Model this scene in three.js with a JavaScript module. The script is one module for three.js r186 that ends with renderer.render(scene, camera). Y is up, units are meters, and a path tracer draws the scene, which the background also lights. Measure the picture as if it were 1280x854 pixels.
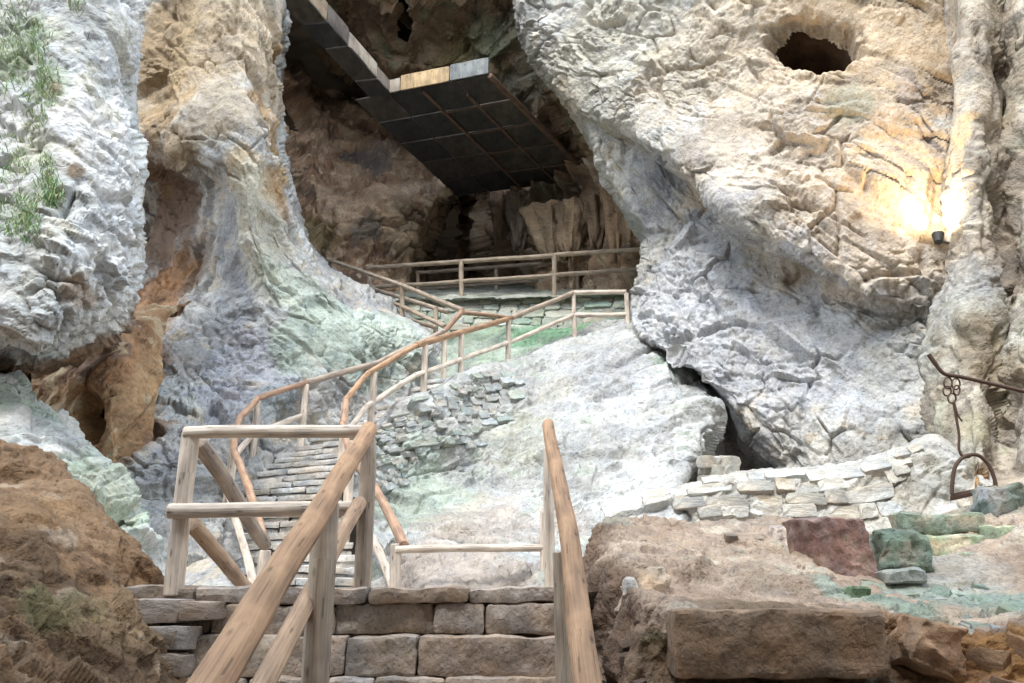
import * as THREE from 'three';
import { mergeGeometries, mergeVertices, toCreasedNormals } from 'three/addons/utils/BufferGeometryUtils.js';
import { ImprovedNoise } from 'three/addons/math/ImprovedNoise.js';

// ---------------------------------------------------------------- camera, sky, sun, exposure
const EYE = 1.6, PITCH = 18.5 * Math.PI / 180, FOC = 950;
const scene = new THREE.Scene();
const camera = new THREE.PerspectiveCamera(2 * Math.atan(427 / FOC) * 180 / Math.PI, 1.5, 0.1, 600);
camera.position.set(0, EYE, 0);
camera.rotation.set(PITCH, 0, 0);
const renderer = new THREE.WebGLRenderer({ antialias: true });
renderer.toneMapping = THREE.LinearToneMapping;
renderer.toneMappingExposure = 3.95;
renderer.shadowMap.enabled = true;
{ // soft overcast sky
  const W = 64, H = 32, a = new Float32Array(W * H * 4);
  for (let j = 0; j < H; j++) for (let i = 0; i < W; i++) {
    const el = Math.max(0, Math.sin(((j + .5) / H - .5) * Math.PI)), o = (j * W + i) * 4;
    a[o] = .84 - .10 * el; a[o + 1] = .90 - .03 * el; a[o + 2] = .97 + .05 * el; a[o + 3] = 1;
  }
  const t = new THREE.DataTexture(a, W, H, THREE.RGBAFormat, THREE.FloatType);
  t.mapping = THREE.EquirectangularReflectionMapping; t.magFilter = THREE.LinearFilter; t.needsUpdate = true;
  scene.background = t; scene.environment = t;
}
const sun = new THREE.DirectionalLight(new THREE.Color(1, .96, .90), 1.0);
sun.position.set(-9, 40, 13); sun.target.position.set(0, 3, -9); scene.add(sun); scene.add(sun.target);
sun.castShadow = true; sun.shadow.radius = 40; sun.shadow.mapSize.set(2048, 2048);
Object.assign(sun.shadow.camera, { left: -22, right: 22, top: 26, bottom: -26, near: 1, far: 90 });

// ---------------------------------------------------------------- helpers
const V = (x, y, z) => new THREE.Vector3(x, y, z);
const CP = Math.cos(PITCH), SP = Math.sin(PITCH);
// a point of the place from its bearing and its distance d into the cave (metres along -z)
function P(px, py, d) {
  const x = (px - 640) / FOC, y = (427 - py) / FOC, t = d / (CP - y * SP);
  return V(x * t, EYE + (y * CP + SP) * t, -d);
}
function rng(s) { let a = s >>> 0; return () => { a = (a + 0x6D2B79F5) | 0; let t = Math.imul(a ^ (a >>> 15), 1 | a); t = (t + Math.imul(t ^ (t >>> 7), 61 | t)) ^ t; return ((t ^ (t >>> 14)) >>> 0) / 4294967296; }; }
const IN = new ImprovedNoise();
const ns = (x, y, z) => IN.noise(x, y, z);
function fbm(x, y, z, o = 4) { let s = 0, a = .5, n = 0; for (let i = 0; i < o; i++) { s += a * ns(x, y, z); n += a; a *= .5; const t = x; x = (x * 1.6 + z * 1.2) + 3.1; z = (z * 1.6 - t * 1.2) + 7.7; y = y * 2.03 + 1.7; } return s / n; }
const ss = (a, b, x) => { const t = Math.min(1, Math.max(0, (x - a) / (b - a))); return t * t * (3 - 2 * t); };
function hsh(x, y, z, s) { let h = Math.imul(x, 374761393) + Math.imul(y, 668265263) + Math.imul(z, 2147483647 ^ 0x5bd1e995) + Math.imul(s, 974634777); h = Math.imul(h ^ (h >>> 13), 1274126177); h ^= h >>> 16; h = Math.imul(h, 0x85ebca6b); return (h ^ (h >>> 13)) >>> 0; }
// fractured facets: nearest of jittered cells gives a tilted plane; returns relief in W.h, crack distance in W.e, cell value in W.c
const W = { h: 0, e: 0, c: 0 }, TILT = 1.15;
const ORD = []; for (let i = -1; i <= 1; i++) for (let j = -1; j <= 1; j++) for (let k = -1; k <= 1; k++) ORD.push([i, j, k, Math.abs(i) + Math.abs(j) + Math.abs(k)]); ORD.sort((a, b) => a[3] - b[3]);
function facet(x, y, z, seed, bw) {
  const ix = Math.floor(x), iy = Math.floor(y), iz = Math.floor(z), fx = x - ix, fy = y - iy, fz = z - iz;
  let d1 = 9, d2 = 9, ax = 0, ay = 0, az = 0, ah = 0, bx = 0, by = 0, bz = 0, bh = 0;
  for (let m = 0; m < 27; m++) {
    const O = ORD[m], i = O[0], j = O[1], k = O[2];
    const gx = i < 0 ? fx : i > 0 ? 1 - fx : 0, gy = j < 0 ? fy : j > 0 ? 1 - fy : 0, gz = k < 0 ? fz : k > 0 ? 1 - fz : 0;
    if (gx * gx + gy * gy + gz * gz > d2) continue;
    const h = hsh(ix + i, iy + j, iz + k, seed);
    const dx = i + .1 + .8 * ((h & 1023) / 1023) - fx, dy = j + .1 + .8 * (((h >>> 10) & 1023) / 1023) - fy, dz = k + .1 + .8 * (((h >>> 20) & 1023) / 1023) - fz;
    const d = dx * dx + dy * dy + dz * dz;
    if (d < d1) { d2 = d1; bx = ax; by = ay; bz = az; bh = ah; d1 = d; ax = dx; ay = dy; az = dz; ah = h; } else if (d < d2) { d2 = d; bx = dx; by = dy; bz = dz; bh = h; }
  }
  const g = Math.imul(ah, 2654435761) >>> 0, q = Math.imul(bh, 2654435761) >>> 0;
  const h1 = ((g & 255) / 127.5 - 1) * .5 - (ax * (((g >>> 8) & 255) / 127.5 - 1) + ay * (((g >>> 16) & 255) / 127.5 - 1) + az * ((g >>> 24) / 127.5 - 1)) * TILT;
  const h2 = ((q & 255) / 127.5 - 1) * .5 - (bx * (((q >>> 8) & 255) / 127.5 - 1) + by * (((q >>> 16) & 255) / 127.5 - 1) + bz * ((q >>> 24) / 127.5 - 1)) * TILT;
  const e = Math.sqrt(d2) - Math.sqrt(d1), t = .5 + .5 * ss(0, bw, e); // neighbouring faces meet in a narrow broken edge
  W.h = h1 * t + h2 * (1 - t); W.e = e; W.c = (((g >>> 16) & 255) / 255) * t + (((q >>> 16) & 255) / 255) * (1 - t);
}
// rock relief (metres) at a world point; st = strata frame
const R0 = { big: .35, bigS: .42, a: [.11, .055, .03, .013], s: [1.3, .44, .16, .065], crack: [.09, .08, .03, .008], bw: [.05, .10, .2, .32], rot: .6, stretch: 1.8, seed: 1 };
const KC = [900, 450, 90, 60];
const out = { h: 0, cell: 0, cell2: 0 };
function relief(p, o) {
  const wx = p.x + .3 * ns(p.x * .5, p.y * .5, p.z * .5 + 3), wy = p.y + .3 * ns(p.x * .5 + 9, p.y * .5, p.z * .5), wz = p.z + .3 * ns(p.x * .5, p.y * .5 + 5, p.z * .5);
  const c = Math.cos(o.rot), s = Math.sin(o.rot);
  const x = (wx * c + wy * s) / o.stretch, y = -wx * s + wy * c, z = wz;
  let h = o.big * fbm(wx * o.bigS, wy * o.bigS, wz * o.bigS, 4);
  const m1 = ns(p.x * .8 + 11, p.y * .8, p.z * .8), m2 = ns(p.x * 1.3, p.y * 1.3 + 22, p.z * 1.3);
  for (let i = 0; i < o.s.length; i++) {
    const k = 1 / o.s[i]; facet(x * k, y * k, z * k, o.seed * 7 + i, o.bw[i]);
    const m = i === 0 ? 1 : .3 + 1.4 * ss(-.3, .3, i === 2 ? m2 : m1), cm = ss(-.05, .3, i & 1 ? m2 : m1 - .5 * m2);
    h += o.a[i] * m * W.h - o.crack[i] * cm * Math.exp(-W.e * W.e * KC[i]);
    if (i === 1) out.cell = W.c; if (i === 2) out.cell2 = W.c;
  }
  if (o.strata) { // bedding: layers stand out unevenly, split by thin fissures
    const v = (y + .22 * ns(wx * .8, wy * .8 + 40, wz * .8) + .05 * ns(wx * 3, wy * 3, wz * 3)) / o.lay, l = Math.floor(v), d = v - l, t = ss(0, .1, d), mk = ss(-.25, .25, ns(p.x * .5 + 31, p.y * .5, p.z * .5));
    const a0 = ((hsh(l, 7, 3, o.seed) & 1023) / 1023 - .5), a1 = ((hsh(l - 1, 7, 3, o.seed) & 1023) / 1023 - .5);
    h += o.strata * mk * (a0 * t + a1 * (1 - t)) - o.strata * .7 * mk * Math.exp(-Math.pow((d < .5 ? d : 1 - d) * o.lay / .022, 2));
  }
  h += .008 * ns(wx * 9, wy * 9, wz * 9) + .004 * ns(wx * 19, wy * 19, wz * 19);
  out.h = h; return h;
}
const catm = (a, b, c, d, t) => { const t2 = t * t, t3 = t2 * t; return .5 * (2 * b + (c - a) * t + (2 * a - 5 * b + 4 * c - d) * t2 + (3 * b - 3 * c + d - a) * t3); };
class Surf { // smooth sheet through rows of [px, py, d] points
  constructor(rows) { this.px = rows; this.g = rows.map(r => r.map(q => P(q[0], q[1], q[2]))); this.nr = rows.length; this.nc = rows[0].length; rows.forEach((r, i) => { if (r.length !== this.nc) throw new Error('row ' + i + ' has ' + r.length + ' not ' + this.nc); }); }
  at(ci, ri, t = V()) {
    const cl = (v, n) => Math.min(n - 1, Math.max(0, v));
    const c = Math.min(this.nc - 2, Math.max(0, Math.floor(ci))), r = Math.min(this.nr - 2, Math.max(0, Math.floor(ri))), u = ci - c, v = ri - r, o = [0, 0, 0], T = [];
    for (let j = -1; j < 3; j++) {
      const g = this.g[cl(r + j, this.nr)], A = g[cl(c - 1, this.nc)], B = g[c], C = g[c + 1], D = g[cl(c + 2, this.nc)];
      T.push([catm(A.x, B.x, C.x, D.x, u), catm(A.y, B.y, C.y, D.y, u), catm(A.z, B.z, C.z, D.z, u)]);
    }
    for (let k = 0; k < 3; k++) o[k] = catm(T[0][k], T[1][k], T[2][k], T[3][k], v);
    return t.set(o[0], o[1], o[2]);
  }
  normal(ci, ri, t = V()) {
    const e = .02, a = this.at(Math.max(0, ci - e), ri), b = this.at(Math.min(this.nc - 1, ci + e), ri), c = this.at(ci, Math.max(0, ri - e)), d = this.at(ci, Math.min(this.nr - 1, ri + e));
    return t.copy(c.sub(d)).cross(a.sub(b)).normalize();
  }
}
const numbers = {};
function numbered(n) { numbers[n] = (numbers[n] ?? -1) + 1; return numbers[n] ? n + '_' + String(numbers[n]).padStart(3, '0') : n; }
function mesh(name, geo, mat, parent) { const m = new THREE.Mesh(geo, mat); m.name = parent ? name : numbered(name); m.castShadow = m.receiveShadow = true; (parent || scene).add(m); return m; }
function thing(name, label, category, group) { const o = new THREE.Group(); o.name = numbered(name); o.userData = { label, category }; if (group) o.userData.group = group; scene.add(o); return o; }
const tag = (o, label, category, group) => { o.userData.label = label; o.userData.category = category; if (group) o.userData.group = group; return o; };
const C = (r, g, b) => [r, g, b];

// ---------------------------------------------------------------- textures: grain only
function pn(x, y, per, seed) { // periodic value noise
  const ix = Math.floor(x), iy = Math.floor(y), fx = x - ix, fy = y - iy, u = fx * fx * (3 - 2 * fx), v = fy * fy * (3 - 2 * fy);
  const m = (a) => ((a % per) + per) % per, h = (a, b) => (hsh(m(a), m(b), 5, seed) & 65535) / 65535;
  return (h(ix, iy) * (1 - u) + h(ix + 1, iy) * u) * (1 - v) + (h(ix, iy + 1) * (1 - u) + h(ix + 1, iy + 1) * u) * v;
}
function pfbm(x, y, per, oct, seed) { let s = 0, a = .5, n = 0; for (let i = 0; i < oct; i++) { s += a * pn(x * per, y * per, per, seed + i); n += a; a *= .56; per *= 2; } return s / n; }
function tex(N, fn, srgb) {
  const a = new Uint8Array(N * N * 4);
  for (let j = 0; j < N; j++) for (let i = 0; i < N; i++) { const c = fn(i / N, j / N), o = (j * N + i) * 4; a[o] = Math.max(0, Math.min(255, c[0] * 255)); a[o + 1] = Math.max(0, Math.min(255, c[1] * 255)); a[o + 2] = Math.max(0, Math.min(255, c[2] * 255)); a[o + 3] = 255; }
  const t = new THREE.DataTexture(a, N, N, THREE.RGBAFormat); t.wrapS = t.wrapT = THREE.RepeatWrapping; t.magFilter = THREE.LinearFilter; t.minFilter = THREE.LinearMipmapLinearFilter; t.generateMipmaps = true;
  if (srgb) t.colorSpace = THREE.SRGBColorSpace; t.needsUpdate = true; return t;
}
const rep = (t, x, y) => { const c = t.clone(); c.repeat.set(x, y); c.needsUpdate = true; return c; };
const rockMap = tex(1024, (x, y) => {
  const f = pfbm(x, y, 6, 7, 11), v = Math.abs(pfbm(x, y, 5, 5, 31) - .5), s = pfbm(x, y, 64, 3, 51), w = pfbm(x, y, 9, 4, 81);
  let k = .90 + .34 * (f - .5) - (v < .010 ? .12 * (1 - v / .010) : 0) - .15 * ss(.62, .78, s) + .09 * ss(.38, .25, s);
  return [k + .05 * (w - .5), k + .01 * (w - .5), k - .07 * (w - .5)];
}, true);
const rockBump = tex(1024, (x, y) => { const f = pfbm(x, y, 8, 7, 17), v = Math.abs(pfbm(x, y, 7, 5, 37) - .5), c = pfbm(x, y, 40, 4, 57); const k = .55 * f + .3 * c + .07 * Math.min(1, v / .04); return [k, k, k]; });
const woodMap = tex(512, (x, y) => { // u round the log, v along it
  const g = pn(x * 48, y * 3, 48, 3) * .5 + pn(x * 96, y * 6, 96, 4) * .3 + pn(x * 16, y * 2, 16, 6) * .5, b = pfbm(x, y, 4, 4, 9), c = pn(x * 64, y * 4, 64, 14);
  let k = .86 + .22 * (g - .6) + .5 * (b - .5); if (c > .88) k -= .2;
  const kx = (x * 3 + .2) % 1 - .5, ky = (y * 2 + .37) % 1 - .5, kd = Math.sqrt(kx * kx * .25 + ky * ky * .5); if (kd < .05) k -= .3 * (1 - kd / .05);
  return [k + .02, k - .02 * b, k - .06 * b];
}, true);
const woodBump = tex(512, (x, y) => { const g = pn(x * 48, y * 3, 48, 3) * .6 + pn(x * 96, y * 6, 96, 4) * .4 - (pn(x * 64, y * 4, 64, 14) > .86 ? .4 : 0); return [g, g, g]; });

const mRock = new THREE.MeshStandardMaterial({ vertexColors: true, map: rockMap, bumpMap: rockBump, bumpScale: .06, roughness: .93 });
const mEarth = new THREE.MeshStandardMaterial({ vertexColors: true, map: rockMap, bumpMap: rockBump, bumpScale: .045, roughness: .98 });
const stoneMat = (r, g, b) => { const m = new THREE.MeshStandardMaterial({ vertexColors: true, map: rockMap, bumpMap: rockBump, bumpScale: .02, roughness: .92 }); m.color.setRGB(r, g, b); return m; };
const woodMat = (r, g, b) => { const m = new THREE.MeshStandardMaterial({ map: woodMap, bumpMap: woodBump, bumpScale: .003, roughness: .8 }); m.color.setRGB(r, g, b); return m; };
const plain = (r, g, b, rough = .8, metal = 0) => { const m = new THREE.MeshStandardMaterial({ roughness: rough, metalness: metal }); m.color.setRGB(r, g, b); return m; };

// ---------------------------------------------------------------- rock sheets
const STEP = 1.95; // spacing of rock vertices, photograph pixels
const mixc = (c, d, t) => { c[0] += (d[0] - c[0]) * t; c[1] += (d[1] - c[1]) * t; c[2] += (d[2] - c[2]) * t; };
// blob: a patch of stain or other stone with a ragged outline: [px, py, d, radius px, colour, strength, vertical stretch]
function blobs(list) { return list.map(([px, py, d, r, c, s = 1, e = 1]) => ({ p: P(px, py, d), r: r * d / FOC, c, s, e })); }
function rock(name, rows, o = {}) {
  const S = rows instanceof Surf ? rows : new Surf(rows), nr = S.nr, nc = S.nc, step = o.step || STEP, R = { ...R0, ...(o.relief || {}) };
  // vertex spacing follows the size in view; parts outside the frame are coarse
  const off = q => q[0] < -60 || q[0] > 1340 || q[1] < -50 || q[1] > 900;
  const segs = (n, m, get) => { const a = []; for (let i = 0; i < n - 1; i++) { let L = 0; for (let j = 0; j < m; j++) { const A = get(i, j), B = get(i + 1, j); let px = Math.hypot(A[0] - B[0], A[1] - B[1]) + (Math.hypot(A[0] - B[0], A[1] - B[1]) > 20 ? .2 : .15) * Math.abs(A[2] - B[2]) * FOC / Math.max(2, A[2]); px *= off(A) && off(B) ? .16 : off(A) || off(B) ? .45 : 1; L = Math.max(L, Math.min(px, 320)); } a.push(Math.max(2, Math.ceil(L / step))); } return a; };
  const su = segs(nc, nr, (i, j) => S.px[j][i]), sv = segs(nr, nc, (i, j) => S.px[i][j]);
  const us = [0], vs = [0]; su.forEach((n, i) => { for (let k = 1; k <= n; k++) us.push(i + k / n); }); sv.forEach((n, i) => { for (let k = 1; k <= n; k++) vs.push(i + k / n); });
  const nu = us.length, nv = vs.length, pos = new Float32Array(nu * nv * 3), col = new Float32Array(nu * nv * 3), base = new Float32Array(nu * nv * 3), t = V();
  for (let j = 0; j < nv; j++) for (let i = 0; i < nu; i++) { S.at(us[i], vs[j], t); const k = (j * nu + i) * 3; base[k] = t.x; base[k + 1] = t.y; base[k + 2] = t.z; }
  const B = k => V(base[k * 3], base[k * 3 + 1], base[k * 3 + 2]);
  const gone = new Uint8Array(nu * nv), bl = blobs(o.blobs || []), holes = (o.holes || []).map(([px, py, d, rx, ry, rot, dep]) => ({ p: P(px, py, d), rx: rx * d / FOC, ry: ry * d / FOC, rot, dep }));
  const bands = o.base || [[.5, .49, .46]], ts = o.toneScale || 1, a = V(), b = V(), n = V(), uvs = o.uvScale || .55;
  for (let j = 0; j < nv; j++) for (let i = 0; i < nu; i++) {
    const k = j * nu + i, i0 = Math.max(0, i - 2), i1 = Math.min(nu - 1, i + 2), j0 = Math.max(0, j - 2), j1 = Math.min(nv - 1, j + 2);
    const ka = (j * nu + i1) * 3, kb = (j * nu + i0) * 3, kc = (j0 * nu + i) * 3, kd = (j1 * nu + i) * 3; a.set(base[ka] - base[kb], base[ka + 1] - base[kb + 1], base[ka + 2] - base[kb + 2]); b.set(base[kc] - base[kd], base[kc + 1] - base[kd + 1], base[kc + 2] - base[kd + 2]); n.crossVectors(a, b).normalize();
    const p = B(k); let h = relief(p, R) + (o.extra ? o.extra(p, us[i], vs[j]) : 0);
    const cell = out.cell, cell2 = out.cell2;
    const q = p.clone().addScaledVector(n, h);
    for (const H of holes) { const dx = p.x - H.p.x, dy = p.y - H.p.y; if (Math.abs(dx) + Math.abs(dy) > 3 * Math.max(H.rx, H.ry)) continue; const c = Math.cos(H.rot), s = Math.sin(H.rot), e = Math.hypot((dx * c + dy * s) / H.rx, (-dx * s + dy * c) / H.ry) + .3 * fbm(p.x * 1.6 / H.ry, p.y * 1.6 / H.ry, p.z, 3); q.addScaledVector(n, -.9 * H.ry * Math.pow(ss(1.32, .98, e), 2)); if (e < 1) gone[k] = 1; if (!H.n) H.n = V(); if (e < 1) H.n.add(n); }
    pos[k * 3] = q.x; pos[k * 3 + 1] = q.y; pos[k * 3 + 2] = q.z;
    
    // mineral colour: base stones mixed by noise, then stains, then tone of each fracture face
    const f = fbm(q.x * .9 + 7, q.y * .9, q.z * .9, 4), f2 = fbm(q.x * 3.1, q.y * 3.1 + 4, q.z * 3.1, 3), f3 = ns(q.x * 13 + 5, q.y * 13, q.z * 13) * .6 + ns(q.x * 29, q.y * 29 + 5, q.z * 29) * .5, c = [...bands[0]];
    if (bands[1]) mixc(c, bands[1], ss(-.12, .16, f + .25 * f2)); if (bands[2]) mixc(c, bands[2], ss(.08, .26, -f + .5 * f2)); if (bands[3]) mixc(c, bands[3], ss(.22, .3, f2 + .3 * (cell - .5)));
    for (const L of bl) { const dx = p.x - L.p.x, dy = (p.y - L.p.y) / L.e, dz = (p.z - L.p.z) * .45, dd = Math.sqrt(dx * dx + dy * dy + dz * dz) / L.r + .55 * f + .45 * f2; if (dd < 1.1) mixc(c, L.c, L.s * ss(1.1, .62, dd)); }
    const tone = .92 * (1 + (.20 * (cell - .5) + .14 * (cell2 - .5) + .22 * f2 + .26 * f3) * ts);
    col[k * 3] = c[0] * tone; col[k * 3 + 1] = c[1] * tone; col[k * 3 + 2] = c[2] * tone;
  }
  const idx = new Uint32Array((nu - 1) * (nv - 1) * 6); let w = 0;
  for (let j = 0; j < nv - 1; j++) for (let i = 0; i < nu - 1; i++) { const A = j * nu + i, Bq = A + 1, Cq = A + nu, D = Cq + 1; if (gone[A] && gone[Bq] && gone[Cq] && gone[D]) continue; idx[w++] = A; idx[w++] = Cq; idx[w++] = Bq; idx[w++] = Bq; idx[w++] = Cq; idx[w++] = D; }
  const g0 = new THREE.BufferGeometry(); g0.setAttribute('position', new THREE.BufferAttribute(pos, 3)); g0.setIndex(new THREE.BufferAttribute(idx.slice(0, w), 1)); g0.computeVertexNormals();
  // grain laid on along the nearest of three axes, in metres, so that no face stretches it
  const N = g0.attributes.normal.array, nvv = nu * nv, twin = [new Int32Array(nvv).fill(-1), new Int32Array(nvv).fill(-1), new Int32Array(nvv).fill(-1)], from = [], ax = [], idx2 = new Uint32Array(w);
  for (let t = 0; t < w; t += 3) {
    let x = 0, y = 0, z = 0; for (let k = 0; k < 3; k++) { const v = idx[t + k] * 3; x += N[v]; y += N[v + 1]; z += N[v + 2]; }
    const X = Math.abs(.94 * x + .34 * z), Y = Math.abs(y), Z = Math.abs(.94 * z - .34 * x), A = X > Y && X > Z ? 0 : Y > Z ? 1 : 2, T = twin[A];
    for (let k = 0; k < 3; k++) { const v = idx[t + k]; if (T[v] < 0) { T[v] = from.length; from.push(v); ax.push(A); } idx2[t + k] = T[v]; }
  }
  const n2 = from.length, pos2 = new Float32Array(n2 * 3), col2 = new Float32Array(n2 * 3), nor2 = new Float32Array(n2 * 3), uv2 = new Float32Array(n2 * 2);
  for (let k = 0; k < n2; k++) { const v = from[k] * 3; for (let c = 0; c < 3; c++) { pos2[k * 3 + c] = pos[v + c]; col2[k * 3 + c] = col[v + c]; nor2[k * 3 + c] = N[v + c]; } const x = (.94 * pos[v] + .34 * pos[v + 2]) * uvs, y = pos[v + 1] * uvs, z = (.94 * pos[v + 2] - .34 * pos[v]) * uvs, A = ax[k]; uv2[k * 2] = A === 0 ? z : x; uv2[k * 2 + 1] = A === 1 ? z : y; }
  const g = new THREE.BufferGeometry(); g.setAttribute('position', new THREE.BufferAttribute(pos2, 3)); g.setAttribute('color', new THREE.BufferAttribute(col2, 3)); g.setAttribute('normal', new THREE.BufferAttribute(nor2, 3)); g.setAttribute('uv', new THREE.BufferAttribute(uv2, 2)); g.setIndex(new THREE.BufferAttribute(idx2, 1));
  const m = mesh(name, g, o.mat || mRock); m.userData.kind = 'structure'; m.surf = S; S.R = R;
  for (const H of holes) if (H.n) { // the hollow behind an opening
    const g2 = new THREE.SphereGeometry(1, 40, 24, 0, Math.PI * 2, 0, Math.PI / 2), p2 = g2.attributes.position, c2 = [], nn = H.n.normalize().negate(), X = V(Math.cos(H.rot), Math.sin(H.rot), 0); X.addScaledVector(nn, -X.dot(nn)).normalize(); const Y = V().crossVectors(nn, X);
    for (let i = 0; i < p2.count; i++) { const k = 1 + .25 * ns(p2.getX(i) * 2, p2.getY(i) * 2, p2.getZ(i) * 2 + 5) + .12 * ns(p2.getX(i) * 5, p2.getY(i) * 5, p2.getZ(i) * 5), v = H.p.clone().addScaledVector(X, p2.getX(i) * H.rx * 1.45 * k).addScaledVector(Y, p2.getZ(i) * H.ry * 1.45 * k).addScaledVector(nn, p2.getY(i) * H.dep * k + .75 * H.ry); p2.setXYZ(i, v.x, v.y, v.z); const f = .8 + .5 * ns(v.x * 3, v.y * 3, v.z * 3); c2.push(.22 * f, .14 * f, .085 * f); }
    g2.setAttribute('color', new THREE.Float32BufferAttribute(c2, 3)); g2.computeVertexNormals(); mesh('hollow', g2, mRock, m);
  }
  return m;
}
// ---------------------------------------------------------------- stones
// stains and patina: uneven tone and hue over a stone
function blotch(g, seed, k, veil) {
  const p = g.attributes.position, c = new Float32Array(p.count * 3), o = (seed * 1.37) % 90;
  for (let i = 0; i < p.count; i++) { const x = p.getX(i) * k + o, y = p.getY(i) * k, z = p.getZ(i) * k, f = fbm(x, y, z, 4), h = fbm(x * .7 + 9, y * .7, z * .7, 3), t = 1 + .75 * f; c[i * 3] = t * (1 + .22 * h); c[i * 3 + 1] = t; c[i * 3 + 2] = t * (1 - .25 * h); if (veil) { const w = ss(-.02, .22, fbm(x * 1.3 + 31, y * 1.3, z * 1.3, 4)); for (let q = 0; q < 3; q++) c[i * 3 + q] *= 1 + (veil[q] - 1) * w; } }
  g.setAttribute('color', new THREE.BufferAttribute(c, 3)); return g;
}
function unitStone(seed, sx = 3, sy = 2, sz = 2, jit = .09, round = .16) {
  let g = new THREE.BoxGeometry(1, 1, 1, sx, sy, sz); const p = g.attributes.position, r = rng(seed), key = new Map();
  for (let i = 0; i < p.count; i++) {
    const k = [p.getX(i), p.getY(i), p.getZ(i)].map(v => Math.round(v * 100)).join();
    if (!key.has(k)) key.set(k, [r() - .5, r() - .5, r() - .5]);
    const j = key.get(k); let x = p.getX(i), y = p.getY(i), z = p.getZ(i);
    const e = (Math.abs(x) > .49) + (Math.abs(y) > .49) + (Math.abs(z) > .49), s = e === 3 ? 1 - round : e === 2 ? 1 - round * .42 : 1;
    p.setXYZ(i, x * s + j[0] * jit, y * s + j[1] * jit, z * s + j[2] * jit);
  }
  g = toCreasedNormals(g, .45); return blotch(g, seed, 1.2);
}
const wallStones = Array.from({ length: 14 }, (_, i) => unitStone(300 + i, 4, 3, 2, .10, .09));
const unitStones = Array.from({ length: 14 }, (_, i) => unitStone(100 + i));
// a stone inside eight corners (near/far, left/right, bottom/top), finely chipped
function cornerStone(c, seed, n = 6, amp = .012, veil = null) { // c: [lbn, rbn, ltn, rtn, lbf, rbf, ltf, rtf]
  const L = c[0].distanceTo(c[1]), H = c[0].distanceTo(c[2]), D = c[0].distanceTo(c[4]), m = Math.max(L, H, D);
  const q = d => Math.max(2, Math.round(n * d / m)), r = rng(seed), key = new Map();
  let g = new THREE.BoxGeometry(1, 1, 1, q(L), q(H), q(D)); const p = g.attributes.position, uv = g.attributes.uv, nr = g.attributes.normal, v = V(), so = seed * 3.7 % 50;
  const rx = Math.min(.3, .009 / L), ry = Math.min(.3, .008 / H), rz = Math.min(.3, .010 / D);
  const tr = (x, y, z, t) => { const a = [(1 - x) * (1 - y) * z, x * (1 - y) * z, (1 - x) * y * z, x * y * z, (1 - x) * (1 - y) * (1 - z), x * (1 - y) * (1 - z), (1 - x) * y * (1 - z), x * y * (1 - z)]; t.set(0, 0, 0); for (let k = 0; k < 8; k++) t.addScaledVector(c[k], a[k]); return t; };
  for (let i = 0; i < p.count; i++) {
    let x = p.getX(i), y = p.getY(i), z = p.getZ(i); const ax = Math.abs(x) > .49, ay = Math.abs(y) > .49, az = Math.abs(z) > .49;
    const e = ax + ay + az; if (e > 1) { if (ax) x -= Math.sign(x) * rx * (e > 2 ? .9 : .6); if (ay) y -= Math.sign(y) * ry * (e > 2 ? .9 : .6); if (az) z -= Math.sign(z) * rz * (e > 2 ? .9 : .6); }
    tr(x + .5, y + .5, z + .5, v);
    const w = V(fbm(v.x * 4 + so, v.y * 4, v.z * 4, 3), fbm(v.x * 4, v.y * 4 + so, v.z * 4, 3), fbm(v.x * 4, v.y * 4, v.z * 4 + so, 3)), w2 = fbm(v.x * 14 + so, v.y * 14, v.z * 14, 2);
    v.addScaledVector(w, amp * 2.2); v.x += w2 * amp; v.y += w2 * amp * .6; v.z += w2 * amp;
    const N = [nr.getX(i), nr.getY(i), nr.getZ(i)]; if (Math.abs(N[2]) > .5) uv.setXY(i, v.x * 1.1 + so, v.y * 1.1); else if (Math.abs(N[1]) > .5) uv.setXY(i, v.x * 1.1 + so, v.z * 1.1); else uv.setXY(i, v.z * 1.1 + so, v.y * 1.1);
    p.setXYZ(i, v.x, v.y, v.z);
  }
  g.deleteAttribute('normal'); g = toCreasedNormals(g, .42); return blotch(g, seed, 5, veil);
}
const boxCorners = (x0, x1, y0, y1, z0, z1) => [V(x0, y0, z1), V(x1, y0, z1), V(x0, y1, z1), V(x1, y1, z1), V(x0, y0, z0), V(x1, y0, z0), V(x0, y1, z0), V(x1, y1, z0)];
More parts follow.
